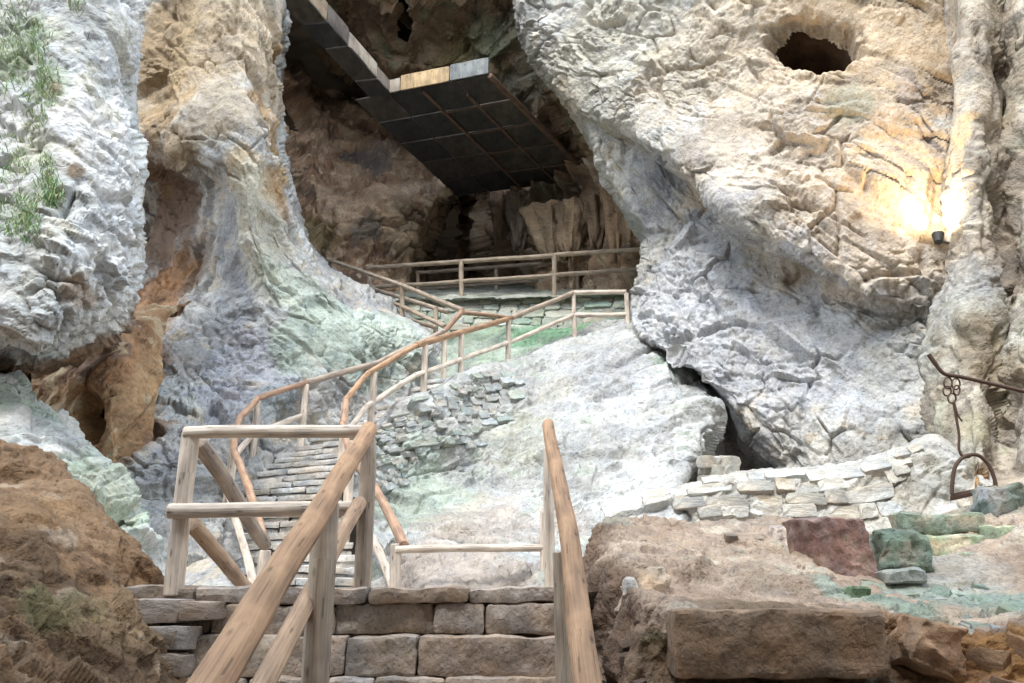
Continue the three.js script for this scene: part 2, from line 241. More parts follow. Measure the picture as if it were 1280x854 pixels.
// courses of rough stones laid on a sheet between control columns c0..c1 and rows r0..r1
function courses(parent, S, c0, c1, r0, r1, nrow, len, mats, o = {}) {
  const r = rng(o.seed || 5), keep = o.keep ?? 1;
  for (let j = 0; j < nrow; j++) {
    const va = r0 + (r1 - r0) * j / nrow, vb = r0 + (r1 - r0) * (j + 1) / nrow; let u = c0 + r() * .05;
    while (u < c1) {
      const A = S.at(u, (va + vb) / 2), B1 = S.at(Math.min(S.nc - 1, u + .1), (va + vb) / 2), per = A.distanceTo(B1) / .1, L = len * (.45 + 1.2 * r() * r() + .3 * r()), du = L / per;
      const jv = (r() - .5) * .25 * (vb - va), cu = u + du / 2, cv = (va + vb) / 2 + jv; u += du * 1.02;
      if (cu > c1 + .1 || r() > keep || (o.mask && !o.mask(cu, cv))) continue;
      const p = S.at(cu, cv), n = S.normal(cu, cv); if (S.R) p.addScaledVector(n, relief(p, S.R)); const h = S.at(cu, va).distanceTo(S.at(cu, vb)) * (.88 + .22 * r());
      const ex = S.at(Math.min(S.nc - 1, cu + .05), cv).sub(S.at(Math.max(0, cu - .05), cv)).normalize(); if (o.level) { ex.y *= 1 - o.level; ex.normalize(); }
      const ez = n.clone().addScaledVector(ex, -n.dot(ex)).normalize(), ey = V().crossVectors(ez, ex).normalize();
      const m = mesh('stone', wallStones[Math.floor(r() * wallStones.length)], mats[Math.floor(r() * mats.length)], parent), M = new THREE.Matrix4().makeBasis(ex, ey, ez);
      m.quaternion.setFromRotationMatrix(M); m.rotateZ((r() - .5) * .12); m.rotateX((r() - .5) * .12);
      const dep = (o.depth || .2) * (.8 + .5 * r()); m.scale.set(L * .96, h, dep); m.position.copy(p).addScaledVector(ez, (o.proud ?? .02) + (r() - .5) * .035 - dep * .5 + (o.out ?? .06));
    }
  }
}
// ---------------------------------------------------------------- timber
function logGeo(pts, r0, r1, seed, radial = 10) { // round pole through points
  const cv = pts.length > 2 ? new THREE.CatmullRomCurve3(pts, false, 'centripetal') : new THREE.LineCurve3(pts[0], pts[1]);
  const L = cv.getLength(), n = Math.max(6, Math.ceil(L / .18)), pos = [], uv = [], idx = [], r = rng(seed), so = r() * 20, uo = r();
  let T0 = cv.getTangent(0), X = V(0, 1, 0).cross(T0); if (X.lengthSq() < .01) X = V(1, 0, 0).cross(T0); X.normalize();
  const ring = (c, T, rad, v, s) => { X.addScaledVector(T, -X.dot(T)).normalize(); const Y = V().crossVectors(T, X); for (let k = 0; k <= radial; k++) { const a = k / radial * Math.PI * 2, rr = rad * (1 + .10 * ns(Math.cos(a) * 1.3 + so, Math.sin(a) * 1.3, v * 2.2) + .07 * ns(Math.cos(a) * 2 + so, Math.sin(a) * 2, v * 9)); const p = c.clone().addScaledVector(X, Math.cos(a) * rr).addScaledVector(Y, Math.sin(a) * rr); pos.push(p.x, p.y, p.z); uv.push(k / radial + uo, s ?? v * 1.3 + so); } };
  const rings = [];
  for (let i = 0; i <= n; i++) rings.push([i / n, 1]); rings.unshift([0, .86]); rings.push([1, .86]); rings.unshift([0, .001]); rings.push([1, .001]);
  rings.forEach(([t, k], i) => { const c = cv.getPointAt(t), T = cv.getTangentAt(t), v = t * L, rad = (r0 + (r1 - r0) * t); const off = i === 2 ? .008 : i === rings.length - 3 ? -.008 : 0; c.addScaledVector(T, off); if (i > 2 && i < rings.length - 3) c.add(V(ns(v * .9, so, 1), ns(v * .9, so, 5), ns(v * .9, so, 9)).multiplyScalar(rad * .4)); ring(c, T, rad * k, v + (i < 2 ? -.05 : 0)); });
  const w = radial + 1; for (let i = 0; i < rings.length - 1; i++) for (let k = 0; k < radial; k++) { const a = i * w + k; idx.push(a, a + 1, a + w, a + 1, a + w + 1, a + w); }
  const g = new THREE.BufferGeometry(); g.setAttribute('position', new THREE.Float32BufferAttribute(pos, 3)); g.setAttribute('uv', new THREE.Float32BufferAttribute(uv, 2)); g.setIndex(idx); g.computeVertexNormals(); return g;
}
let lseed = 1000;
const pole = (name, pts, r0, r1, mat, parent) => mesh(name, logGeo(pts, r0, r1, lseed++), mat, parent);

// ================================================================ THE CAVE
const pale = C(.56, .555, .53), white = C(.66, .66, .64), grey = C(.40, .405, .41), blue = C(.36, .375, .40), tan = C(.50, .39, .27), ochre = C(.44, .27, .12), brown = C(.26, .155, .085), dark = C(.13, .09, .065), rust = C(.33, .17, .075), green = C(.34, .44, .33), dgreen = C(.16, .25, .15), pinkish = C(.47, .40, .35), cream = C(.60, .52, .39);

// ground far below and all round
{
  const g = new THREE.PlaneGeometry(400, 400, 40, 40); g.rotateX(-Math.PI / 2); const c = []; const p = g.attributes.position; for (let i = 0; i < p.count; i++) { const k = .9 + .2 * ns(p.getX(i) * .1, 1, p.getZ(i) * .1); c.push(.26 * k, .21 * k, .16 * k); p.setY(i, -1.6); } g.setAttribute('color', new THREE.Float32BufferAttribute(c, 3)); const u = g.attributes.uv; for (let i = 0; i < u.count; i++) u.setXY(i, p.getX(i) * .5, p.getZ(i) * .5);
  const m = mesh('ground', g, mEarth); m.userData.kind = 'structure';
}
// A: bright hanging outcrop on the left
const outcrop = rock('cliff_outcrop', [
  [[-260, -330, 8.5], [0, -330, 7.5], [70, -330, 7.2], [125, -330, 7.3], [190, -330, 8], [186, -330, 9.8]],
  [[-260, -150, 7], [0, -150, 6.6], [70, -150, 6.3], [125, -150, 6.4], [180, -150, 7], [177, -150, 8.8]],
  [[-260, 0, 6.4], [0, 0, 6.2], [65, 0, 6.0], [125, 0, 6.1], [174, 0, 6.7], [170, 0, 8.4]],
  [[-260, 100, 6.2], [0, 100, 6.0], [60, 100, 5.8], [120, 100, 5.95], [168, 100, 6.6], [164, 100, 8.3]],
  [[-260, 200, 6.0], [0, 200, 5.75], [65, 200, 5.65], [125, 200, 5.85], [174, 200, 6.5], [170, 200, 8.2]],
  [[-260, 290, 5.8], [0, 290, 5.55], [65, 290, 5.5], [125, 290, 5.75], [178, 290, 6.4], [174, 290, 8.1]],
  [[-260, 360, 5.75], [0, 360, 5.5], [62, 365, 5.5], [120, 360, 5.8], [178, 345, 6.4], [174, 345, 8.0]],
  [[-260, 405, 5.85], [0, 412, 5.6], [55, 425, 5.65], [105, 412, 5.95], [160, 385, 6.5], [160, 380, 8.0]],
  [[-260, 430, 6.4], [0, 436, 6.2], [52, 446, 6.3], [100, 428, 6.5], [152, 398, 6.9], [152, 393, 8.0]],
  [[-260, 450, 8], [0, 458, 8], [50, 462, 8.2], [95, 450, 8.4], [145, 420, 8.8], [150, 410, 9.4]],
], { base: [C(.66, .675, .67), C(.74, .74, .73), C(.55, .56, .54), C(.62, .61, .54)], relief: { a: [.07, .055, .034, .015], crack: [.07, .08, .04, .012], strata: .035, lay: .34, rot: -.5, seed: 3, big: .16 },
  blobs: [[20, 60, 6, 70, C(.38, .44, .26), .55], [70, 110, 5.9, 40, C(.38, .44, .26), .5], [30, 190, 5.8, 60, C(.47, .47, .3), .5], [40, 250, 5.7, 50, C(.40, .46, .28), .4], [100, 215, 5.8, 16, C(.36, .26, .17), .9], [75, 115, 5.9, 14, C(.38, .28, .18), .8], [110, 370, 5.8, 22, C(.42, .33, .25), .8], [90, 395, 5.9, 22, C(.42, .33, .25), .7], [60, 462, 8, 90, brown, .9], [150, 425, 8, 60, brown, .9]] });
// B: left wall of the cave up to the mouth
const leftWall = rock('cave_wall_left', [
  [[40, -420, 12.5], [160, -420, 12], [240, -420, 11.5], [310, -420, 11.5], [360, -420, 12.5], [385, -420, 14], [375, -420, 22]],
  [[40, -200, 11.5], [170, -200, 11], [245, -200, 10.5], [305, -200, 10.6], [355, -200, 11.6], [378, -200, 13], [370, -200, 18]],
  [[40, 0, 12], [175, 0, 11.5], [240, 0, 11], [300, 0, 10.8], [338, 0, 11.5], [358, 0, 12.6], [352, 0, 18]],
  [[40, 100, 12], [175, 100, 11.5], [240, 100, 10.6], [300, 100, 10.4], [328, 100, 11], [345, 100, 12.3], [341, 100, 18]],
  [[40, 185, 11.4], [175, 185, 11], [235, 190, 10.3], [295, 190, 10], [332, 185, 10.6], [349, 190, 12], [347, 190, 18]],
  [[40, 225, 13.4], [180, 225, 13.4], [250, 238, 12.0], [292, 232, 10.15], [338, 230, 10.6], [356, 232, 11.9], [354, 232, 18]],
  [[40, 300, 13.4], [185, 300, 13.2], [250, 305, 12.0], [305, 300, 10.3], [348, 300, 10.8], [374, 300, 11.9], [376, 297, 18]],
  [[40, 370, 12.2], [185, 380, 11.7], [252, 380, 11.1], [328, 370, 10.5], [388, 362, 11], [430, 362, 12.2], [442, 358, 18]],
  [[40, 430, 10.7], [185, 440, 10.4], [258, 435, 10.2], [338, 430, 10.4], [430, 418, 11.2], [520, 412, 12.8], [540, 405, 17]],
  [[40, 500, 9], [185, 510, 9.2], [258, 490, 9.5], [335, 478, 10.1], [420, 470, 11], [540, 450, 12.7], [590, 435, 15]],
  [[40, 560, 8.3], [185, 570, 8.3], [250, 560, 8.5], [310, 545, 9.3], [390, 530, 10.6], [540, 500, 12.2], [600, 480, 13]],
  [[40, 650, 7.4], [180, 650, 7.4], [230, 645, 7.5], [278, 640, 7.6], [300, 640, 8.4], [330, 640, 9.5], [360, 640, 10]],
  [[60, 760, 6.4], [180, 760, 6.3], [225, 760, 6.1], [265, 760, 5.9], [290, 760, 6], [310, 760, 6.5], [330, 760, 7]],
], { base: [C(.47, .45, .43), pale, grey, C(.52, .46, .38)], relief: { seed: 5, strata: .045, lay: .6, rot: -.8, a: [.12, .06, .03, .013], big: .35 }, holes: [[365, 185, 12, 2, 2, 0, .1]],
  blobs: [[215, 110, 11, 80, C(.40, .28, .15), .95, 1.8], [195, 40, 11, 80, C(.36, .26, .15), .95, 1.8], [240, 60, 10.9, 60, C(.42, .31, .18), .8, 2], [235, 180, 10.4, 40, C(.40, .29, .17), .8], [300, 40, 10.8, 90, C(.58, .46, .32), .9, 1.8], [280, 140, 10.3, 80, C(.62, .52, .40), .9], [325, 140, 11, 26, ochre, .85, 2], [340, 250, 11, 26, ochre, .85, 2.4], [350, 200, 11.5, 22, C(.45, .30, .15), .9, 2], [355, 60, 12.4, 24, ochre, .8, 2.5], [310, 205, 10, 44, C(.60, .49, .34), .9],
    [215, 270, 12.8, 85, C(.21, .14, .10), .97, 1.3], [230, 330, 12, 60, C(.27, .21, .17), .85], [195, 370, 12, 70, rust, .9, 1.3], [190, 215, 12.5, 40, C(.27, .17, .10), .9], [165, 400, 11, 50, C(.36, .22, .12), .9], [155, 470, 10, 70, rust, .95], [110, 460, 10, 70, C(.34, .18, .08), 1], [150, 550, 8.6, 60, C(.30, .18, .10), .9, 1.4], [60, 500, 9, 60, C(.33, .2, .1), 1],
    [270, 280, 11, 40, blue, .8, 1.6], [290, 360, 10.8, 55, blue, .75, 1.4], [320, 440, 10.3, 60, C(.43, .43, .47), .8], [280, 480, 9.5, 50, C(.42, .42, .46), .8], [325, 290, 10.4, 50, C(.62, .59, .49), .9, 2], [360, 350, 10.7, 50, C(.52, .56, .47), .8], [365, 420, 10.5, 30, C(.36, .42, .36), .8, 1.6], [420, 410, 11, 80, C(.53, .60, .52), .8], [470, 430, 12, 80, C(.52, .59, .51), .8], [345, 500, 10, 30, C(.33, .37, .38), .7],
    [240, 600, 8, 60, C(.42, .42, .41), .8], [220, 560, 8.4, 40, C(.35, .34, .34), .8]] });
// C: pale ledge in front of the left hollow
rock('rock_ledge', [
  [[-260, 430, 7.8], [0, 462, 7.6], [40, 498, 7.6], [85, 518, 7.5], [128, 562, 7.4], [168, 600, 7.3], [196, 650, 7.1], [212, 740, 6.9]],
  [[-260, 440, 6.3], [0, 472, 6.3], [38, 506, 6.3], [80, 528, 6.3], [122, 574, 6.3], [162, 612, 6.25], [190, 662, 6.2], [208, 745, 6.1]],
  [[-260, 480, 6.0], [0, 512, 6.0], [34, 545, 6.0], [75, 572, 6.0], [115, 612, 6.0], [152, 650, 6.0], [182, 700, 5.95], [202, 770, 5.9]],
  [[-260, 620, 5.5], [0, 640, 5.5], [30, 670, 5.5], [70, 700, 5.5], [110, 730, 5.5], [150, 760, 5.5], [180, 790, 5.5], [200, 830, 5.5]],
], { base: [C(.56, .60, .55), C(.64, .64, .61), C(.42, .50, .41), pale], relief: { a: [.1, .07, .03, .01], seed: 8, big: .12 }, blobs: [[20, 500, 6.2, 40, C(.38, .48, .38), .6], [120, 630, 6, 50, C(.44, .47, .36), .7], [60, 560, 6, 30, white, .8], [190, 690, 6, 40, white, .6]] });
// hanging brown rock in the hollow under the outcrop
rock('cave_hollow', [
  [[-100, 400, 10.5], [20, 405, 10.2], [90, 400, 10], [150, 385, 10], [200, 380, 10.2], [240, 380, 10.6]],
  [[-100, 450, 10], [20, 450, 9.6], [70, 440, 9.2], [120, 425, 8.9], [165, 410, 8.9], [210, 400, 9.8]],
  [[-100, 500, 9.6], [20, 490, 9.5], [70, 500, 8.6], [115, 490, 8.2], [155, 470, 8.3], [205, 460, 9.1]],
  [[-100, 560, 9.2], [30, 540, 9.2], [80, 540, 8.4], [118, 545, 8.0], [150, 540, 8.0], [200, 545, 8.5]],
  [[-100, 640, 9], [30, 600, 9], [85, 600, 8.4], [120, 600, 8.0], [150, 595, 7.9], [185, 600, 8.6]],
  [[-100, 720, 8.5], [40, 680, 8.6], [90, 680, 8.2], [130, 680, 7.8], [160, 680, 7.6], [190, 680, 7.9]],
], { base: [C(.36, .20, .10), C(.43, .27, .14), C(.22, .13, .08), C(.48, .36, .22)], relief: { seed: 9, rot: 1.3, a: [.16, .09, .035, .012], crack: [.08, .05, .02, .005] }, holes: [[35, 468, 9.5, 32, 26, .3, 1.2], [110, 520, 8.2, 18, 34, .3, .5]] });
// G: great rock on the right
const rightWall = rock('cave_wall_right', [
  [[560, -450, 24], [580, -450, 16], [680, -450, 14], [760, -450, 13], [840, -450, 12], [930, -450, 11.2], [1010, -450, 10.6], [1090, -450, 10.2], [1200, -450, 10]],
  [[600, -200, 20], [600, -200, 14.8], [680, -200, 13], [760, -200, 12], [840, -200, 11.2], [930, -200, 10.4], [1010, -200, 9.8], [1090, -200, 9.4], [1200, -200, 9.2]],
  [[645, 0, 20], [640, 0, 14.5], [700, 0, 13], [770, 0, 12.2], [850, 0, 11.4], [930, 0, 10.7], [1010, 0, 10.1], [1090, 0, 9.7], [1200, 0, 9.5]],
  [[678, 70, 20], [670, 70, 14.3], [720, 75, 12.9], [780, 85, 12.1], [850, 100, 11.4], [930, 120, 10.6], [1010, 140, 10], [1090, 150, 9.6], [1200, 150, 9.5]],
  [[722, 135, 20], [712, 135, 14.2], [748, 142, 12.8], [792, 162, 12.0], [850, 205, 11.1], [910, 262, 10.4], [980, 300, 9.9], [1080, 345, 9.6], [1200, 370, 9.5]],
  [[735, 155, 20], [725, 155, 14.2], [758, 165, 13.1], [800, 186, 12.7], [857, 228, 12.1], [915, 286, 11.5], [985, 330, 11.1], [1075, 375, 10.2], [1200, 395, 9.6]],
  [[795, 265, 20], [785, 265, 13.9], [812, 272, 12.9], [842, 292, 12.2], [882, 322, 11.7], [930, 352, 11.3], [990, 390, 10.9], [1075, 420, 10.2], [1200, 440, 9.6]],
  [[808, 325, 19], [799, 325, 13.5], [818, 338, 12.5], [850, 360, 11.8], [890, 390, 11.3], [940, 420, 10.9], [1000, 450, 10.6], [1080, 480, 10.2], [1200, 500, 9.6]],
  [[796, 380, 17], [787, 378, 13], [802, 400, 12.2], [840, 430, 11.4], [890, 458, 11], [950, 490, 10.6], [1010, 520, 10.4], [1080, 540, 10], [1200, 545, 9.5]],
  [[806, 415, 16], [797, 412, 12.6], [816, 430, 11.9], [852, 450, 11.2], [902, 486, 10.8], [958, 540, 10.6], [1010, 598, 10.4], [1085, 606, 10], [1200, 600, 9.6]],
  [[840, 430, 16], [815, 425, 13.6], [842, 455, 13.2], [872, 478, 12.8], [908, 516, 11.7], [950, 575, 11.3], [1005, 622, 11], [1085, 630, 10.4], [1200, 620, 9.9]],
  [[850, 500, 16], [850, 500, 15], [870, 540, 14.5], [890, 570, 14.2], [905, 600, 13.6], [955, 630, 12], [1010, 650, 11.5], [1085, 650, 11], [1200, 650, 10]],
], { base: [C(.54, .515, .465), C(.61, .585, .54), C(.45, .44, .41), C(.55, .49, .41)], relief: { seed: 12, strata: .05, lay: .6, rot: -.75, stretch: 2.2, a: [.12, .06, .032, .014], crack: [.12, .1, .035, .009], big: .3 },
  holes: [[1014, 54, 10.1, 62, 36, -.85, 2.6]],
  blobs: [[760, 40, 12.3, 120, C(.57, .53, .43), .7], [840, 110, 11.4, 90, C(.58, .51, .42), .7], [1000, 20, 10, 190, C(.60, .46, .32), .9], [1110, 60, 9.7, 150, C(.58, .45, .31), .9], [1090, 200, 9.6, 150, C(.61, .48, .35), .9], [940, 190, 10.5, 130, C(.62, .52, .41), .85], [880, 60, 11, 110, C(.60, .52, .41), .75], [1040, 310, 9.8, 100, C(.60, .49, .38), .8], [1140, 330, 9.6, 70, C(.57, .48, .38), .7], [860, 200, 11.3, 26, C(.42, .37, .33), .5, 2], [1000, 350, 11, 30, C(.44, .36, .27), .8],
    [810, 230, 12.6, 40, C(.44, .45, .48), .6, 2], [880, 310, 11.8, 70, C(.48, .49, .52), .7], [835, 215, 12.2, 34, C(.36, .36, .37), .8, 1.8], [870, 280, 11.9, 30, C(.37, .375, .385), .7], [920, 320, 11.4, 26, C(.38, .38, .38), .6], [930, 430, 11, 130, C(.58, .585, .605), .85], [860, 380, 11.6, 90, C(.60, .605, .62), .85], [1060, 460, 10.3, 100, C(.55, .56, .575), .8], [940, 540, 12, 80, C(.46, .46, .475), .7], [1150, 450, 9.7, 60, C(.52, .51, .47), .6], [700, 150, 13.5, 34, C(.46, .38, .28), .7, 2], [1060, 130, 9.8, 36, C(.45, .43, .32), .7], [1130, 120, 9.7, 22, C(.45, .38, .33), .8, 2.4], [1160, 180, 9.6, 18, C(.42, .36, .32), .8, 2.4]] });
// H: pillars at the far right
rock('cave_wall_pillar', [[-450, 9.4], [-200, 9], [0, 8.6], [120, 8.7], [240, 8.7], [330, 8.6], [430, 8.4], [520, 8.1], [600, 7.6], [680, 7.2]].map(([y, d], i) => [[1168, d + 2.5], [1176 + (i === 4 ? 12 : i === 2 ? 16 : i === 3 ? 20 : i === 5 ? 10 : 2), d + .7], [1205, d + .1], [1232, d], [1254, d + .35], [1285, d - .2], [1340, d - .9], [1440, d - 2]].map(q => [q[0], y, q[1]])),
  { base: [C(.50, .42, .33), C(.55, .48, .39), C(.40, .34, .28), C(.50, .47, .36)], relief: { seed: 15, strata: .07, lay: .34, rot: 1.45, stretch: 2.6, a: [.16, .08, .03, .01] },
    blobs: [[1255, 80, 8.8, 30, C(.36, .30, .22), .8, 5], [1220, 420, 8.5, 60, C(.46, .46, .41), .7, 1.5], [1200, 350, 8.6, 40, C(.48, .47, .45), .6], [1260, 440, 8, 44, C(.33, .26, .17), .8, 2], [1230, 520, 7.8, 40, C(.44, .40, .27), .8], [1268, 590, 7.4, 38, C(.44, .24, .09), .95], [1200, 560, 7.9, 36, C(.46, .44, .36), .7]] });
// F: mound under the upper stair, with old rubble walling
const mound = rock('rock_mound', [
  [[425, 575, 9.2], [455, 535, 9.9], [520, 500, 11], [590, 470, 12.2], [650, 450, 13.4], [716, 418, 14.2], [790, 398, 14.2], [850, 420, 13.5], [880, 470, 12.8], [890, 500, 13]],
  [[440, 580, 8.6], [478, 530, 9.6], [535, 494, 10.3], [600, 470, 11.4], [660, 450, 12.2], [722, 428, 12.8], [790, 416, 12.4], [845, 452, 11.7], [896, 484, 11.2], [902, 490, 13]],
  [[440, 615, 8.4], [498, 566, 9.5], [550, 548, 10.1], [612, 535, 10.9], [680, 520, 10.9], [740, 505, 10.9], [800, 495, 10.8], [855, 500, 10.7], [894, 520, 10.6], [893, 530, 12.8]],
  [[454, 668, 7.7], [512, 618, 9.3], [560, 608, 9.85], [622, 598, 10.2], [690, 592, 9.7], [740, 585, 9.7], [790, 578, 9.7], [838, 575, 9.7], [874, 576, 9.9], [878, 585, 12.5]],
  [[462, 738, 6.8], [525, 680, 7.6], [570, 668, 7.8], [625, 662, 8.0], [690, 655, 8.2], [740, 645, 8.4], [785, 632, 8.6], [825, 618, 8.8], [852, 612, 9.2], [862, 606, 12]],
  [[478, 800, 5.4], [525, 770, 5.2], [570, 770, 5.2], [625, 770, 5.2], [690, 770, 5.2], [740, 770, 5.4], [790, 740, 6.2], [840, 700, 7], [880, 670, 8], [900, 640, 11]],
], { base: [C(.47, .47, .45), C(.54, .54, .52), C(.41, .40, .38), C(.44, .47, .42)], relief: { seed: 21, strata: .07, lay: .4, rot: .5, a: [.09, .055, .03, .012], crack: [.03, .03, .014, .004], big: .2 },
  extra: (p, u, v) => -.0 * u,
  blobs: [[540, 620, 8.8, 70, C(.42, .49, .40), .7], [520, 560, 9.3, 50, C(.43, .50, .42), .7], [640, 540, 10.3, 60, C(.48, .48, .40), .7], [600, 650, 8.2, 80, C(.46, .40, .35), .8], [570, 720, 6.2, 110, C(.50, .42, .36), .9], [690, 640, 8, 60, C(.53, .47, .42), .6], [700, 620, 8.6, 40, C(.36, .30, .25), .7], [800, 610, 9.2, 60, C(.60, .60, .58), .9], [800, 560, 9.8, 60, C(.58, .58, .57), .5], [830, 460, 11.8, 26, C(.36, .46, .36), .7], [760, 470, 11, 80, C(.57, .57, .58), .6], [700, 480, 11, 30, C(.5, .48, .4), .6]] });
{
  const ms = [stoneMat(.47, .48, .45), stoneMat(.53, .53, .50), stoneMat(.43, .47, .42), stoneMat(.46, .45, .41)];
  courses(mound, mound.surf, .5, 3.6, 1.05, 2.75, 13, .27, ms, { seed: 31, keep: .88, proud: .0, out: .03, depth: .16, level: .5, mask: (u, v) => v < 2.9 - .28 * u + .4 * ns(u * 2, v * 2, 4) && v > 1.05 });
}
// low retaining wall in front of the right rock
const lowWall = rock('retaining_wall', [
  [[745, 640, 10], [800, 622, 10.2], [860, 604, 10.4], [940, 594, 10.3], [1020, 586, 10], [1080, 576, 9.6], [1130, 558, 9.2], [1175, 545, 8.9], [1240, 590, 8.6]],
  [[755, 640, 8.4], [800, 622, 8.6], [865, 606, 8.6], [940, 597, 8.5], [1020, 590, 8.4], [1080, 581, 8.3], [1130, 566, 8.2], [1175, 552, 8.1], [1240, 600, 7.9]],
  [[757, 665, 8.2], [802, 660, 8.3], [867, 655, 8.3], [940, 652, 8.2], [1020, 652, 8.1], [1080, 650, 8.0], [1130, 645, 7.9], [1175, 640, 7.8], [1240, 640, 7.6]],
  [[757, 720, 8], [802, 720, 8.1], [867, 720, 8.1], [940, 720, 8], [1020, 720, 7.9], [1080, 720, 7.8], [1130, 720, 7.7], [1175, 720, 7.6], [1240, 720, 7.4]],
], { base: [C(.60, .57, .51), C(.64, .62, .57), C(.52, .50, .45)], relief: { seed: 25, a: [.04, .03, .02, .007], crack: [.0, .02, .012, .004], big: .08, stretch: 1 }, blobs: [[1120, 620, 8, 50, C(.50, .47, .40), .8], [790, 620, 9, 50, white, .8], [1180, 600, 8, 40, C(.47, .46, .40), .7]] });
{
  const ms = [stoneMat(.62, .58, .50), stoneMat(.66, .64, .58), stoneMat(.57, .53, .46), stoneMat(.60, .58, .54)];
  courses(lowWall, lowWall.surf, 1.0, 5.9, 1.02, 1.95, 4, .33, ms, { seed: 41, proud: 0, out: .03, depth: .16, keep: .97 });
  courses(lowWall, lowWall.surf, 5.7, 6.95, 1.02, 1.4, 3, .26, ms, { seed: 43, proud: 0, out: .03, depth: .16, keep: .85 });
  // loose packing in the small cave
  const r = rng(77); for (let i = 0; i < 9; i++) { const m = mesh('stone', unitStones[i], ms[i % 4], lowWall); m.scale.set(.2 + .12 * r(), .13 + .06 * r(), .18); m.position.copy(P(884 + (i % 3) * 13 + 3 * r(), 600 - Math.floor(i / 3) * 11, 9.6 - .1 * r())); m.rotation.set(r() * .4, r() * .8, r() * .3 - .15); }
}
// cave interior
const inner = { a: [.3, .16, .07, .025], crack: [.2, .12, .04, .01], s: [1.5, .55, .22, .09], big: .9, bigS: .3, stretch: 1.3 };
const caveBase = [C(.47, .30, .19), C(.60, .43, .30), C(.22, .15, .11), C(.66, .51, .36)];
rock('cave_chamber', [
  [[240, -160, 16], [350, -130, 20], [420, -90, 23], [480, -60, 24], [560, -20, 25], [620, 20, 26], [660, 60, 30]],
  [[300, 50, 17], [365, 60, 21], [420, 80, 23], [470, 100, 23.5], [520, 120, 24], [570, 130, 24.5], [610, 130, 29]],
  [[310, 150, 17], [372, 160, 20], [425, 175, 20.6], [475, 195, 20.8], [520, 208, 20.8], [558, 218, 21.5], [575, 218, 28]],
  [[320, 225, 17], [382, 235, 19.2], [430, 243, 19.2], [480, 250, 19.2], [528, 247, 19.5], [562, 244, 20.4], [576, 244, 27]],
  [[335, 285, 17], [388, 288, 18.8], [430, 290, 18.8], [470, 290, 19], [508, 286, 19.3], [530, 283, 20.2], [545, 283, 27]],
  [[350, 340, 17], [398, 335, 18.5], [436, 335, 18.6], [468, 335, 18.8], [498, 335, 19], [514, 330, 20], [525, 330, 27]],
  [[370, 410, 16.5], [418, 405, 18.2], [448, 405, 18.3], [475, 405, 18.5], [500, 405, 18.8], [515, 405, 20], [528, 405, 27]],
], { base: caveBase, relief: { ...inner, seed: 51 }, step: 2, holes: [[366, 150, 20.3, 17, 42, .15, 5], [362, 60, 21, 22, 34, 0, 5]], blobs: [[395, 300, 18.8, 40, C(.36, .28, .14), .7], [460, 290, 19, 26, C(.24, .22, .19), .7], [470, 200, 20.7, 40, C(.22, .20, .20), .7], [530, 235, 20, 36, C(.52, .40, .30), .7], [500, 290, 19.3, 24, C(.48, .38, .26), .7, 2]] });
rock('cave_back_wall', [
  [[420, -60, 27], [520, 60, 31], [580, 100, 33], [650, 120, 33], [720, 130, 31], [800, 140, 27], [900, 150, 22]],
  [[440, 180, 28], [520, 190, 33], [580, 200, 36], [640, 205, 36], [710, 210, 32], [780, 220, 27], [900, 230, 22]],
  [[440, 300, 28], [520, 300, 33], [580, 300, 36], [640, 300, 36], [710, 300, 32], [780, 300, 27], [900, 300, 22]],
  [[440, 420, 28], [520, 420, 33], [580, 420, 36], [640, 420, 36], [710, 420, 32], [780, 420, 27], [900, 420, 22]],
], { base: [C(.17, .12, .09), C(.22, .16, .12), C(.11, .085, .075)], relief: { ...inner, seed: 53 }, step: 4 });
rock('cave_curtain', [
  [[575, 205, 30.0], [600, 210, 22.6], [640, 215, 20.6], [690, 215, 19.6], [740, 205, 18.1], [790, 200, 16.2], [860, 200, 16.0]],
  [[580, 250, 30.0], [608, 250, 22.1], [645, 250, 20.2], [690, 250, 19.4], [735, 250, 18.2], [785, 250, 16.4], [860, 250, 16.0]],
  [[590, 290, 30.0], [615, 290, 21.9], [650, 288, 20.8], [690, 285, 19.2], [735, 285, 18.2], [790, 285, 16.6], [860, 290, 16.0]],
  [[590, 325, 30.0], [620, 325, 22.6], [655, 325, 21.6], [690, 325, 19.2], [740, 325, 18.4], [795, 325, 16.8], [860, 330, 16.0]],
  [[590, 400, 30.0], [620, 400, 22.6], [655, 400, 21.6], [690, 400, 19.2], [740, 400, 18.4], [795, 400, 16.8], [860, 400, 16.0]],
], { base: [C(.50, .34, .22), C(.66, .50, .35), C(.24, .17, .125), C(.70, .58, .44)], relief: { ...inner, seed: 55, rot: 1.4, stretch: 2.6, a: [.3, .2, .1, .03] }, step: 1.8, extra: (p) => .8 * (1 - 2 * Math.abs(ns(p.x * 1.6, p.y * .3, p.z * 1.2))) - .4 + .35 * ns(p.x * 4.3, p.y * .6, p.z * 3), blobs: [[645, 300, 20.6, 30, C(.34, .30, .29), .6], [690, 250, 19.4, 30, C(.36, .33, .24), .7], [775, 235, 16.8, 40, C(.50, .34, .20), .7]] });
